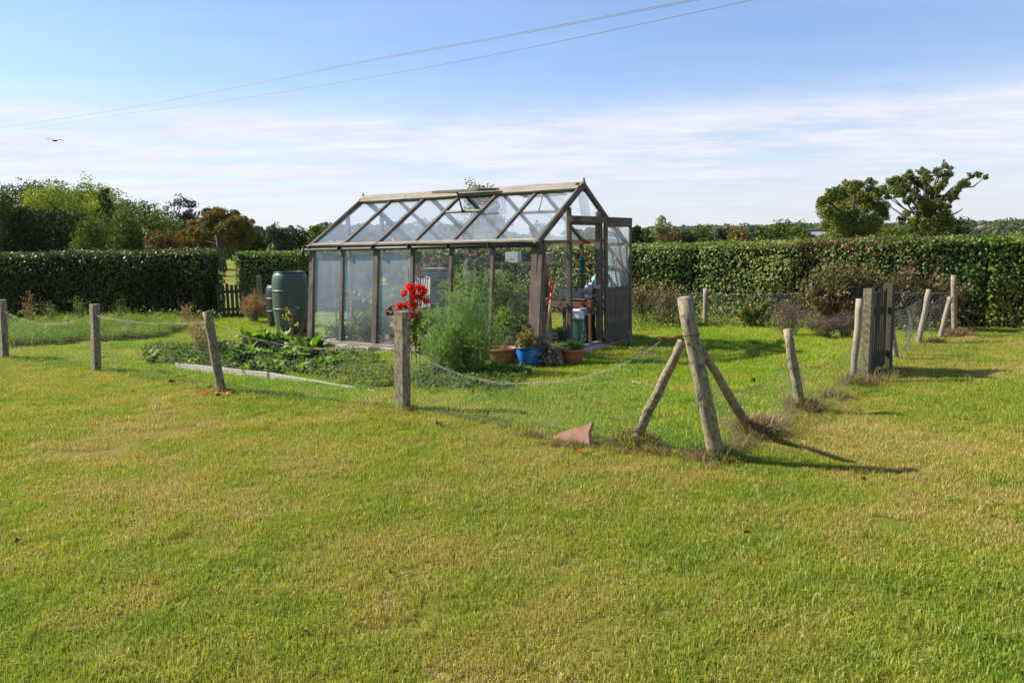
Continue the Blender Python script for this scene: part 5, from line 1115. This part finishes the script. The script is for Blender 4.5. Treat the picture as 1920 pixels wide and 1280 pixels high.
# twiggy, dry and feathery plants
m_drystem = leafmat('dry_seedhead', [(0.22, 0.11, 0.05), (0.34, 0.18, 0.08), (0.42, 0.26, 0.13), (0.30, 0.24, 0.09)], .3, .7, .15)
m_heather = leafmat('heather', [(0.07, 0.07, 0.045), (0.12, 0.09, 0.065), (0.17, 0.10, 0.10), (0.13, 0.14, 0.06)], .2, .7, .15)
m_brown = leafmat('brownish_bramble', [(0.06, 0.08, 0.02), (0.11, 0.12, 0.035), (0.18, 0.14, 0.055), (0.22, 0.12, 0.06), (0.30, 0.2, 0.1)], .25, .55, .3)
m_twig = wood('twig', (0.16, 0.13, 0.10), (0.30, 0.26, 0.21), (0.22, 0.17, 0.12))
def shrub(name, label, p, w, d, h, nstem, nleaf, lsz, mat, seed, stem=.005, aspect=.6, cat='shrub', group=None, spread=1.0, top=.9, lo=.15, dens_in=.4, mst=None):
    rr = np.random.RandomState(seed); t = thing(name, label, cat, tuple(p), 0, group); mb = MB(); tips = []
    for i in range(nstem):
        a = rr.rand() * 6.283; q = math.sqrt(rr.rand()) * spread; ex, ey = math.cos(a) * q * w, math.sin(a) * q * d; hz = h * (top - .3 * q * q) * rr.uniform(.7, 1.12)
        p0 = V(ex * .18, ey * .18, 0); p1 = V(ex * .5, ey * .5, hz * .55) + V(*rr.normal(0, .03, 3)); p2 = V(ex, ey, hz)
        mb.tube([p0, p1, p2], [stem, stem * .75, stem * .3], 4, False); tips.append((p0, p1, p2))
        for k_ in range(2):
            b_ = p1 + (p2 - p1) * rr.rand(); e_ = b_ + V(*(rr.normal(0, .12 * h, 3) + [0, 0, .08 * h])); mb.tube([b_, e_], [stem * .5, stem * .2], 3, False); tips.append((b_, (b_ + e_) / 2, e_))
    mb.build('stems', mst or m_twig, t)
    T3 = np.array([[tuple(q) for q in tt] for tt in tips]); idx = rr.randint(0, len(T3), nleaf); u = lo + (1 - lo) * rr.rand(nleaf)[:, None]
    P = np.where(u < .5, T3[idx, 0] + (T3[idx, 1] - T3[idx, 0]) * u * 2, T3[idx, 1] + (T3[idx, 2] - T3[idx, 1]) * (u * 2 - 1)) + rr.normal(0, .035 * max(h, .5), (nleaf, 3)); P[:, 2] = np.maximum(P[:, 2], .01)
    link('leaves', leaf_mesh('leaves', [leaf_arrays(P, unit(rr.normal(size=(nleaf, 3)) + [[0, 0, .5]]), lsz * rr.uniform(.5, 1.4, nleaf), aspect, .5 + .25 * snoise(P, 5, seed) + rr.normal(0, .2, nleaf), rr)], mat), t, kind='stuff'); return t
shrub('dry_plant', 'bushy orange-brown dried plant in front of the picket gate', G(476, 606), .32, .3, .62, 60, 4200, .022, m_drystem, 1, .004, .5, 'plant')
shrub('dry_plant', 'thin brown seeding plant behind the leaning lichened post', G(380, 668), .22, .2, .62, 34, 1900, .022, m_drystem, 2, .003, .5, 'plant')
for i, (px, py, h, lab) in enumerate([(60, 620, .75, 'rusty dock stem against the dark hedge, nearest the left edge'), (98, 618, .62, 'tall weed stem against the dark hedge left of the second post'), (150, 618, .75, 'leafy yellow-green weed just left of the second post'), (225, 612, .62, 'thin pale weed against the dark hedge right of the second post'), (352, 612, .5, 'low brown weed at the right part of the dark hedge'), (700, 652, .42, 'dry reddish weed growing at the brick footing by the thick front post')]):
    shrub('weed', lab, G(px, py), .12, .1, h, 12, 420, .028, m_drystem if i in (0, 4, 5) else m_weed, 20 + i, .0035, .5, 'weed')
shrub('rose_bush', 'bare twiggy pinkish bush right of the greenhouse door', G(1247, 612), .42, .3, .80, 40, 1800, .035, m_brown, 40, .006, .6, 'bush')
shrub('rose_bush', 'brown straggly bush between the door and the twiggy bush', G(1203, 606), .32, .25, .78, 26, 2400, .035, m_brown, 41, .004, .6, 'bush')
shrub('heather', 'tall reddish brown heathery clump under the back fence', G(1478, 632), .40, .25, .62, 70, 3600, .020, m_heather, 42, .003, .35, 'bush')
shrub('heather', 'low grey-green heather mound near the gate', G(1545, 636), .26, .25, .36, 60, 4200, .020, m_heather, 43, .003, .35, 'bush')
shrub('heather', 'rounded brown heather mound left of the gate pole', G(1585, 634), .26, .25, .44, 60, 4200, .020, m_heather, 44, .003, .35, 'bush')
shrub('bramble', 'large brownish bramble bush behind the heathers', G(1575, 618), .78, .3, 1.02, 60, 8500, .042, m_brown, 45, .005, .7, 'bush')
shrub('bramble', 'arching brown bramble behind the gate posts', G(1690, 618), .62, .3, .98, 50, 6500, .042, m_brown, 46, .005, .7, 'bush')
shrub('bramble', 'brown leaved bramble around the tall end post', G(1765, 620), .30, .25, .92, 30, 3000, .042, m_brown, 47, .005, .7, 'bush')
shrub('leafy_bush', 'green leaves pushing through the back netting', G(1410, 612), .40, .2, .50, 24, 2200, .045, hg_green, 48, .004, .7, 'bush')
# shrubs and vines in the greenhouse
def ingh(name, label, x, y, w, d, h, ns, nl, ls, mat, seed, **kw): return shrub(name, label, gw(x, y, .06), w, d, h, ns, nl, ls, mat, seed, **kw)
m_lime = leafmat('yellowing_vine_leaf', [(0.16, 0.26, 0.05), (0.26, 0.36, 0.06), (0.38, 0.42, 0.09), (0.45, 0.44, 0.2)], .45, .5, .3)
ingh('climbing_plant', 'yellow-green climbing plant on a cane behind the second front pane', 1.06, .32, .10, .08, 1.28, 14, 360, .085, m_lime, 60, stem=.005, aspect=.8, cat='plant')
ingh('leafy_plant', 'dark leafy plants low inside the second front pane', .95, .16, .30, .14, .50, 40, 1700, .055, m_broad, 61, cat='plant')
ingh('leafy_plant', 'low leafy plants inside the left corner pane', .35, .14, .26, .10, .34, 24, 700, .05, m_weed, 62, cat='plant')
ingh('tomato_plant', 'tangled dark green tomato plants behind the fern in the greenhouse', 2.6, .6, .50, .25, 1.15, 50, 4200, .055, m_weed, 63, cat='plant')
ingh('tomato_plant', 'dark green plant inside near the front corner post', 3.2, .45, .28, .2, 1.05, 30, 2200, .055, m_weed, 64, cat='plant')
ingh('tomato_plant', 'dark plants at the back wall of the greenhouse below the shelf', 1.5, 1.85, .65, .18, 1.0, 44, 4200, .06, m_weed, 65, cat='plant')
ingh('tomato_plant', 'tangled plants at the far left end of the greenhouse', .35, 1.6, .25, .4, .8, 30, 2200, .06, m_weed, 66, cat='plant')
m_maroon = leafmat('maroon_leaf', [(0.05, 0.015, 0.015), (0.09, 0.02, 0.02), (0.16, 0.03, 0.025), (0.2, 0.06, 0.04)], .3, .4, .4)
ingh('dark_foliage_plant', 'maroon leaved plant behind the red flowers', 2.05, -.30, .2, .14, .72, 14, 330, .095, m_maroon, 67, cat='plant', aspect=.5)
shrub('red_plant', 'bright red stemmed plant in a pot on the staging', gw(2.85, 1.62, .632), .08, .08, .22, 16, 160, .035, leafmat('scarlet_leaf', [(0.5, 0.03, 0.03), (0.6, 0.06, 0.05)], .3), 68, cat='plant', mst=m_red)
fl = thing('potted_violas', 'purple and white flowers on the staging beside the blue bowl', 'flowers', tuple(gw(2.72, 1.60, .632)))
P = R.uniform(-1, 1, (60, 3)) * [.07, .05, .03] + [0, 0, .06]
link('flowers', leaf_mesh('flowers', [leaf_arrays(P, unit(R.normal(size=(60, 3)) + [0, -.5, .5]), .03, .9)], leafmat('viola', [(0.15, 0.1, 0.5), (0.25, 0.2, 0.6), (0.7, 0.7, 0.75)], .2)), fl, kind='stuff'); MB().box((0, 0, .02), .17, .12, .04).build('tray', m_black, fl)
yf = thing('yellow_flower', 'yellow flower behind the second front pane', 'flower', tuple(gw(.86, .42, .06)))
MB().tube([(0, 0, 0), (.01, 0, .86)], .003, 4).build('stem', m_green_bot, yf)
P = unit(R.normal(size=(40, 3))) * [[.05, .05, .03]] + [0, 0, .88]; link('flower_head', leaf_mesh('flower_head', [leaf_arrays(P, unit(R.normal(size=(40, 3)) + [0, -1, .5]), .04, .8)], leafmat('yellow_petal', [(0.6, 0.35, 0.04), (0.75, 0.5, 0.08)], .3)), yf)

# ------------------------------------------------------------------ feathery asparagus fern
def fern(label, p, w, d, h, nfr, seed, mat, dens=1.0):
    t = thing('asparagus_fern', label, 'fern', tuple(p)); rr = np.random.RandomState(seed); st = MB(); P = []; Dd = []; Ln = []
    for i in range(nfr):
        a = rr.rand() * 6.283; q = math.sqrt(rr.rand()); tipx, tipy = math.cos(a) * q * w, math.sin(a) * q * d; hz = h * (1.04 - .50 * q * q) * rr.uniform(.45, 1.05)
        p0 = np.array([tipx * .1, tipy * .1, 0]); p1 = np.array([tipx * .45, tipy * .45, hz * .62]); p2 = np.array([tipx, tipy, hz])
        bz = lambda u: (1 - u) ** 2 * p0 + 2 * u * (1 - u) * p1 + u * u * p2
        st.tube([tuple(bz(u)) for u in (0, .25, .5, .75, 1)], [.006, .005, .004, .0025, .001], 4, False)
        for k_ in range(int(30 * dens)):
            u = rr.uniform(.18, 1); b0 = bz(u); L = (.30 * (1.1 - u) + .07) * h * rr.uniform(.6, 1.2) * .8; dr_ = unit(rr.normal(size=(1, 3)) + [[0, 0, .25]])[0]; b1 = b0 + dr_ * L * .5; b2 = b0 + dr_ * L + np.array([0, 0, -.12 * L])
            st.tube([tuple(b0), tuple(b1), tuple(b2)], [.0014, .001, .0006], 3, False)
            m = int(26); uu = rr.rand(m)[:, None]; pp = np.where(uu < .5, b0 + (b1 - b0) * 2 * uu, b1 + (b2 - b1) * (2 * uu - 1)); P.append(pp); Dd.append(unit(rr.normal(size=(m, 3)) * .8 + dr_)); Ln.append(rr.uniform(.012, .032, m) * h)
    st.build('stems', m_fstem, t); P = np.concatenate(P); Dd = np.concatenate(Dd); Ln = np.concatenate(Ln)[:, None]; s_ = unit(np.cross(Dd, rr.normal(size=Dd.shape))) * .0014
    v = np.stack([P - s_, P + s_, P + Dd * Ln], 1).reshape(-1, 3); tt = np.repeat(np.clip(.5 + .3 * snoise(P, 5, seed) + rr.normal(0, .2, len(P)), 0, 1), 3)
    link('needles', newmesh('needles', v, np.arange(len(v)).reshape(-1, 3), mat, {'tint': tt}), t, kind='stuff'); return t
m_fern = leafmat('asparagus_needle', [(0.13, 0.25, 0.08), (0.20, 0.33, 0.09), (0.27, 0.41, 0.11), (0.36, 0.48, 0.17)], .45, .5, .25)
m_fstem = simple('fern_stem', (0.16, 0.28, 0.06), (0.24, 0.3, 0.1), 4, .6, .3)
fern('big cloud of feathery green asparagus fern in front of the greenhouse', G(878, 703), .58, .42, 1.16, 66, 1, m_fern, 1.4)
fern('low left-hand spray of asparagus fern beside the red flowers', G(820, 703), .22, .22, .75, 14, 2, m_fern, 1.0)
fern('asparagus fern leaning over the terracotta bowl', G(948, 668), .36, .14, 1.15, 26, 3, m_fern, 1.0)

# ------------------------------------------------------------------ scarlet flowers on a cane
rfp = thing('red_flower_plant', 'scarlet blooming plant tied to canes behind the middle fence post', 'flowers', tuple(G(782, 690))); y0 = rfp.location.y
def rpt(px, py, dy=0.0): q = D(px, py, y0 + dy); return V(q.x - rfp.location.x, q.y - rfp.location.y, q.z - rfp.location.z)
stm = MB(); heads = [(772, 541, .032), (793, 545, .030), (776, 556, .026), (757, 550, .022), (789, 556, .02), (750, 574, .024), (768, 570, .022), (778, 572, .022), (797, 563, .018), (775, 591, .026), (766, 536, .016), (801, 566, .016), (785, 538, .02), (783, 590, .016)]
for hx, hy, r_ in heads: stm.tube([(0, 0, 0), rpt(779, 650), rpt((779 + hx) / 2 + 1, (hy + 625) / 2), rpt(hx, hy + 4)], [.007, .006, .005, .003], 5, False)
m_fl = leafmat('scarlet_petal', [(0.50, 0.006, 0.004), (0.72, 0.012, 0.008), (0.85, 0.03, 0.015), (0.85, 0.09, 0.05)], .35, .5, .3)
stm.build('stems', simple('flower_stem', (0.10, 0.16, 0.04), (0.18, 0.12, 0.05), 6), rfp)
for i, (hx, hy, r_) in enumerate(heads):
    c = rpt(hx, hy, random.uniform(-.05, .05)); n = 150; dd = unit(R.normal(size=(n, 3))); rr_ = R.uniform(.35, 1.0, n)[:, None]
    link('bloom', leaf_mesh('bloom', [leaf_arrays(np.array(c) + dd * r_ * 2.3 * rr_, unit(dd + R.normal(size=(n, 3)) * .5), r_ * 1.0, .95, None)], m_fl), rfp)
n = 90; P = np.array([tuple(rpt(780 + random.uniform(-14, 26), 600 + random.uniform(-5, 55), random.uniform(-.08, .08))) for _ in range(n)])
link('leaves', leaf_mesh('leaves', [leaf_arrays(P, unit(R.normal(size=(n, 3)) + [0, -.4, .6]), .085, .6)], m_weed), rfp, kind='stuff')
cn_ = thing('garden_cane', 'thin cane standing left of the scarlet flowers', 'cane', (0, 0, 0), group='canes behind the scarlet flowers'); a_ = G(772, 688); MB().tube([a_, D(766, 507, a_.y)], .0045, 5).build('cane', m_cane, cn_)
cn_ = thing('garden_cane', 'thin upright cane standing right of the scarlet flowers', 'cane', (0, 0, 0), group='canes behind the scarlet flowers'); a_ = G(787, 690); MB().tube([a_, D(788, 494, a_.y)], .0055, 5).build('cane', m_cane, cn_)

# ------------------------------------------------------------------ pots in front of the gable
def bowl(label, px, py, wpx, h, mat, prof, name='plant_pot', soil=.86, n=36):
    p = G(px, py); r_ = wpx * p.y / F / 2; p = p + V(0, r_ * .8, 0); t = thing(name, label, 'plant pot', tuple(p))
    MB().lathe([(a * r_, b * h) for a, b in prof], n).build('pot', mat, t, True); MB().lathe([(.88 * r_, soil * h), (0, soil * h + .01)], 20).build('soil', m_soil, t); return t, r_
pr_bowl = [(.62, 0), (.74, .08), (.90, .6), (.93, .82), (1.0, .83), (1.0, .98), (.97, 1.0), (.89, .99), (.86, .8)]
t, r_ = bowl('wide terracotta bowl left of the blue glazed pot', 943, 686, 58, .205, m_terra, pr_bowl)
tt_, r2 = bowl('blue glazed pot with a dark rim, standing between terracotta pots', 991, 690, 48, .255, m_glaze, [(.55, 0), (.62, .04), (.82, .45), (.95, .75), (.93, .86), (1.02, .93), (1.03, .97), (.95, 1.0), (.86, .97), (.85, .8)])
MB().lathe([(1.035 * r2, .935 * .255), (1.045 * r2, .975 * .255), (.96 * r2, 1.01 * .255), (.90 * r2, 1.0 * .255)], 36).build('rim', m_black, tt_, True)
bowl('terracotta pot right of the pebble covered pots', 1075, 684, 46, .20, m_terra, pr_bowl)
bowl('small terracotta pot half hidden in the fern', 882, 681, 20, .13, m_terra, pr_bowl)
pr_jar = [(.55, 0), (.8, .1), (1.0, .4), (.92, .7), (.68, .82), (.7, .95), (.6, 1.0), (.5, .93)]
for i, (px, lab) in enumerate(((1028, 'brown pebble covered urn next to the blue pot'), (1046, 'grey pebble covered urn next to the right terracotta pot'))): bowl(lab, px, 688, 22, .17, m_pebble, pr_jar, 'pebble_urn', n=20)
gp = lambda px, py: G(px, py) + V(0, .14, 0)
shrub('pot_plant', 'yellow-brown bushy plant in the blue glazed pot', gp(991, 690) + V(0, 0, .23), .12, .1, .22, 26, 900, .026, leafmat('variegated', [(0.12, 0.16, 0.03), (0.28, 0.27, 0.06), (0.42, 0.33, 0.1), (0.36, 0.18, 0.07)], .3), 80, stem=.003, cat='plant')
shrub('pot_plant', 'thin stemmed tomato in the wide terracotta bowl', gp(950, 686) + V(0, 0, .16), .16, .12, .62, 10, 420, .045, m_weed, 81, stem=.005, cat='plant', lo=.4)
shrub('pot_plant', 'spindly tomato with curled leaves behind the blue pot', gp(985, 676) + V(0, .1, .05), .16, .1, .72, 9, 300, .05, m_weed, 82, stem=.005, cat='plant', lo=.35)
shrub('pot_plant', 'trailing greenery in the right terracotta pot', gp(1075, 684) + V(0, 0, .17), .16, .1, .12, 26, 700, .026, m_weed, 83, stem=.002, cat='plant')
shrub('pot_plant', 'dark succulent in the brown pebble urn', gp(1028, 688) + V(0, -.05, .15), .05, .05, .12, 14, 170, .03, m_maroon, 84, stem=.003, cat='plant')
shrub('pot_plant', 'leafy sprig in the grey pebble urn', gp(1046, 688) + V(0, -.05, .15), .06, .05, .15, 12, 150, .03, m_weed, 85, stem=.003, cat='plant')
wcn = thing('watering_can', 'dark green watering can on the ground behind the pots', 'watering can', tuple(gw(3.6, .45, .05)), GRZ); MB().lathe([(.085, 0), (.09, .02), (.08, .18), (.0, .185)], 20).build('body', m_black, wcn, True)
MB().tube([(.07, 0, .05), (.17, 0, .14), (.21, 0, .2)], .012, 6).build('spout', m_black, wcn); MB().tube([(-.07, 0, .06), (-.13, 0, .14), (-.06, 0, .22), (.04, 0, .2)], .009, 6).build('handle', m_black, wcn)
# stone dog ornament right of the door
p = G(1182, 652); dg = thing('stone_dog', 'small mossy stone dog sitting on the grass right of the door', 'ornament', tuple(p + V(0, .08, 0)), -.3)
MB().box((0, 0, .015), .13, .17, .03, 0, .002).build('base', m_stone, dg)
b_ = MB(); b_.blob((0, .02, .09), .05, .065, .075, 12, 8, .05, 1); b_.blob((0, -.02, .13), .04, .042, .06, 12, 8, .04, 2); b_.build('body', m_stone, dg, True)
b_ = MB(); b_.blob((0, -.035, .205), .038, .042, .038, 12, 8, .04, 3); b_.blob((0, -.082, .195), .018, .026, .017, 10, 6, .03, 4)
for s_ in (-1, 1): b_.blob((s_ * .036, -.02, .2), .010, .018, .028, 8, 6, .05, 5)
b_.build('head', m_stone, dg, True)
for s_ in (-1, 1): MB().tube([(s_ * .025, -.05, .12), (s_ * .026, -.062, .03)], [.016, .013], 7).build('leg', m_stone, dg, True)
# terracotta lump by the twiggy bush, shard in the lawn, chip, twigs, fallen leaves
t = thing('terracotta_shard', 'small orange terracotta lump under the twiggy bush', 'stone', tuple(G(1226, 606))); MB().blob((0, 0, .03), .085, .06, .055, 10, 7, .25, 9).build('lump', m_terra_pale, t)
sy = G(1075, 840).y; a_ = [D(px, py, sy + .10 - (px - 1038) * .0017 + (838 - py) * .0013) for px, py in ((1036, 820), (1050, 811), (1066, 805), (1090, 799), (1110, 792), (1103, 812), (1106, 838), (1075, 842))]
shrub('weed', 'weed with small yellow flowers in front of the water butt', G(550, 640), .10, .08, .55, 7, 60, .035, leafmat('yellow_weed_flower', [(0.12, 0.2, 0.03), (0.5, 0.4, 0.04), (0.65, 0.5, 0.05)], .3), 90, .003, .7, 'weed', lo=.7)
t = thing('stone_shard', 'broken pointed piece of pinkish paving leaning on the fence wire', 'stone', (0, 0, 0)); off = V(.022, .028, -.004)
MB().add([tuple(q) for q in a_] + [tuple(q + off) for q in a_], [tuple(range(8))[::-1], tuple(range(8, 16))] + [(i, (i + 1) % 8, (i + 1) % 8 + 8, i + 8) for i in range(8)]).build('shard', m_terra_pale, t)
m_oleaf = leafmat('fallen_leaf_orange', [(0.48, 0.12, 0.03), (0.6, 0.22, 0.05)], .3, .5, .4); m_bleaf = leafmat('fallen_leaf_brown', [(0.06, 0.03, 0.015), (0.16, 0.07, 0.03)], .2, .6, .3)
def fallen(label, px, py, s_, mat, seed, group=None):
    rr = random.Random(seed); t = thing('fallen_leaf', label, 'leaf', tuple(G(px, py) + V(0, 0, .028)), rr.uniform(0, 6), group)
    v = []; f = []; n = 12; v.append((0, 0, .0)); 
    for i in range(n): a = 6.283 * i / n; r1 = s_ * (.55 + .35 * (i % 2) + .1 * math.cos(a)) * rr.uniform(.85, 1.1); v.append((r1 * math.cos(a), r1 * .7 * math.sin(a), s_ * .5 * abs(math.sin(a)) + rr.uniform(-.004, .008)))
    for i in range(n): f.append((0, 1 + i, 1 + (i + 1) % n))
    link('blade', newmesh('blade', v, f, mat, {'tint': np.full(len(v), rr.random())}), t); MB().tube([(0, 0, 0), (s_ * -.6, 0, .006), (s_ * -1.2, 0, .012)], .0013, 3).build('stalk', m_rust, t)
fallen('curled bright orange leaf just below the pinkish stone shard', 1088, 856, .045, m_oleaf, 1)
fallen('small yellow-orange leaf right of the curled orange one', 1113, 862, .022, m_oleaf, 2)
fallen('tiny orange leaf left of the curled orange one, in the long grass', 1070, 846, .02, m_oleaf, 3)
fallen('brown curled leaf alone in the lawn near the left edge of the picture', 35, 1028, .024, m_bleaf, 4)
fallen('dark leaf on the lawn left of the leaning lichened post', 323, 722, .05, m_bleaf, 5)
fallen('yellowish leaf on the open lawn below the wire fence, left of centre', 905, 985, .017, m_oleaf, 6)
fallen('orange speck of a leaf on the lawn at the lower left', 428, 1021, .017, m_oleaf, 7)
fallen('brown leaf at the bare patch under the front wire, left of the stone shard', 822, 800, .045, m_bleaf, 8)
LL = ['orange leaf at the left end of the pile by the leaning lichened post', 'dark brown leaf left of the leaning lichened post', 'orange leaf nearest behind the foot of the leaning lichened post, on its left', 'brown leaf in front of the pile at the leaning lichened post', 'orange leaf lowest in the pile at the leaning lichened post', 'brown leaf right at the foot of the leaning lichened post', 'orange leaf at the right end of the pile by the leaning lichened post', 'brown leaf at the lower left of the pile by the leaning lichened post']
for i, (px, py) in enumerate([(372, 735), (385, 741), (395, 733), (402, 744), (412, 748), (425, 745), (440, 742), (378, 745)]): fallen(LL[i], px, py, .045, m_oleaf if i % 2 else m_bleaf, 20 + i, 'leaves gathered at the leaning post')
for i, (px, py, lab) in enumerate([(640, 1018, 'tiny dark leaf on the lawn below the middle post, lower left of centre'), (735, 1085, 'brown speck of a leaf in the lower lawn left of centre'), (575, 1195, 'small pale curled leaf near the bottom of the lawn, left of centre'), (1255, 880, 'orange leaf on the grass in front of the left strut'), (1030, 925, 'brown leaf on the lawn below the stone shard'), (1400, 1005, 'lone brown leaf on the lawn at the lower right'), (180, 800, 'brown leaf on the lawn at the left below the second post'), (1620, 905, 'small leaf on the right hand lawn beyond the long shadow'), (250, 740, 'leaf at the fence line between the second post and the leaning post')]): fallen(lab, px, py, .022, m_bleaf if i % 3 else m_oleaf, 50 + i)
t = thing('twig', 'short pale stick lying on the grass inside the fence', 'stick', (0, 0, 0)); MB().tube([G(1183, 723) + V(0, 0, .04), G(1203, 727) + V(0, 0, .045)], [.012, .007], 6).build('stick', m_cedar_pale, t)
t = thing('soil_chip', 'dark clod on the grass right of the corner post', 'clod', tuple(G(1412, 722))); MB().blob((0, 0, .03), .03, .03, .04, 8, 6, .3, 4).build('clod', m_soil, t)
# distant white roofed shed left of the oaks
p = D(1535, 440, 120); p.z = float(gz(p.x, 120)); sh = thing('distant_shed', 'tiny pale roofed shed among the trees left of the oaks', 'shed', tuple(p)); hh = D(1535, 437, 120).z - p.z
MB().box((0, 0, hh / 2 - .2), 2.6, 2, hh - .2).build('wall', m_grey, sh); MB().add([(-1.5, -1.2, hh - .4), (1.5, -1.2, hh - .4), (1.5, 0, hh + .2), (-1.5, 0, hh + .2), (1.5, 1.2, hh - .4), (-1.5, 1.2, hh - .4)], [(0, 1, 2, 3), (3, 2, 4, 5), (0, 3, 5), (1, 4, 2)]).build('roof', m_grey, sh)

# ------------------------------------------------------------------ thin haze of the distance
hm, ht, ho = newmat('haze_air'); pv = N(ht, 'ShaderNodeVolumePrincipled'); pv.inputs['Color'].default_value = (0.86, 0.92, 1.0, 1); pv.inputs['Density'].default_value = 0.00005; pv.inputs['Anisotropy'].default_value = 0.3
ht.links.new(pv.outputs[0], ho.inputs['Volume'])
MB().add([(x, y, z) for x in (-2600, 2600) for y in (-70, 3700) for z in (-16, 34)], [(0, 1, 3, 2), (4, 6, 7, 5), (0, 4, 5, 1), (2, 3, 7, 6), (0, 2, 6, 4), (1, 5, 7, 3)]).build('haze', hm, None, label='thin blue haze of the distance', kind='stuff')

# ------------------------------------------------------------------ the house behind the photographer, mirrored faintly in the panes
hs_ = thing('brick_house', 'brick house with tiled roof standing behind the lawn, reflected in the greenhouse panes', 'house', (-9.0, -19, 0), .25)
m_hbrick = simple('house_brick', (0.22, 0.10, 0.06), (0.16, 0.07, 0.045), 12, .9, .1); m_tile = simple('roof_tile', (0.14, 0.07, 0.045), (0.09, 0.05, 0.035), 9, .9, .1); m_wing = simple('window_glass', (0.03, 0.035, 0.04), None, 3, .1, .6)
MB().box((0, 0, 2.6), 17, 8, 5.2).build('wall', m_hbrick, hs_)
MB().add([(-9, -4.6, 5.1), (9, -4.6, 5.1), (9, 4.6, 5.1), (-9, 4.6, 5.1), (-7.5, 0, 8.8), (7.5, 0, 8.8)], [(0, 1, 5, 4), (3, 4, 5, 2), (0, 4, 3), (1, 2, 5), (0, 3, 2, 1)]).build('roof', m_tile, hs_)
for x in (-6, -2, 2, 6):
    for z in (1.5, 4.0): wq = MB().box((x, 4.02, z), 1.4, .08, 1.2).build('window', m_white, hs_); MB().box((x, 4.07, z), 1.2, .04, 1.0).build('pane', m_wing, wq)
for i, (x, y_, hw_, hh_) in enumerate(((-26, -16, 5, 9), (6, -22, 6, 11), (17, -18, 5, 9), (-36, -6, 5, 10))):  # unseen trees, added only for the panes to reflect
    tree('broadleaf_tree', ['garden tree left of the house behind the lawn', 'tall garden tree right of the house behind the lawn', 'garden tree at the far right behind the lawn', 'garden tree at the far left side of the lawn, out of the picture'][i], V(x, y_, 0), hh_, round_clumps(hw_, hh_, 1.5, 18, 400 + i, .42), 'green', 5000, .34, 410 + i)
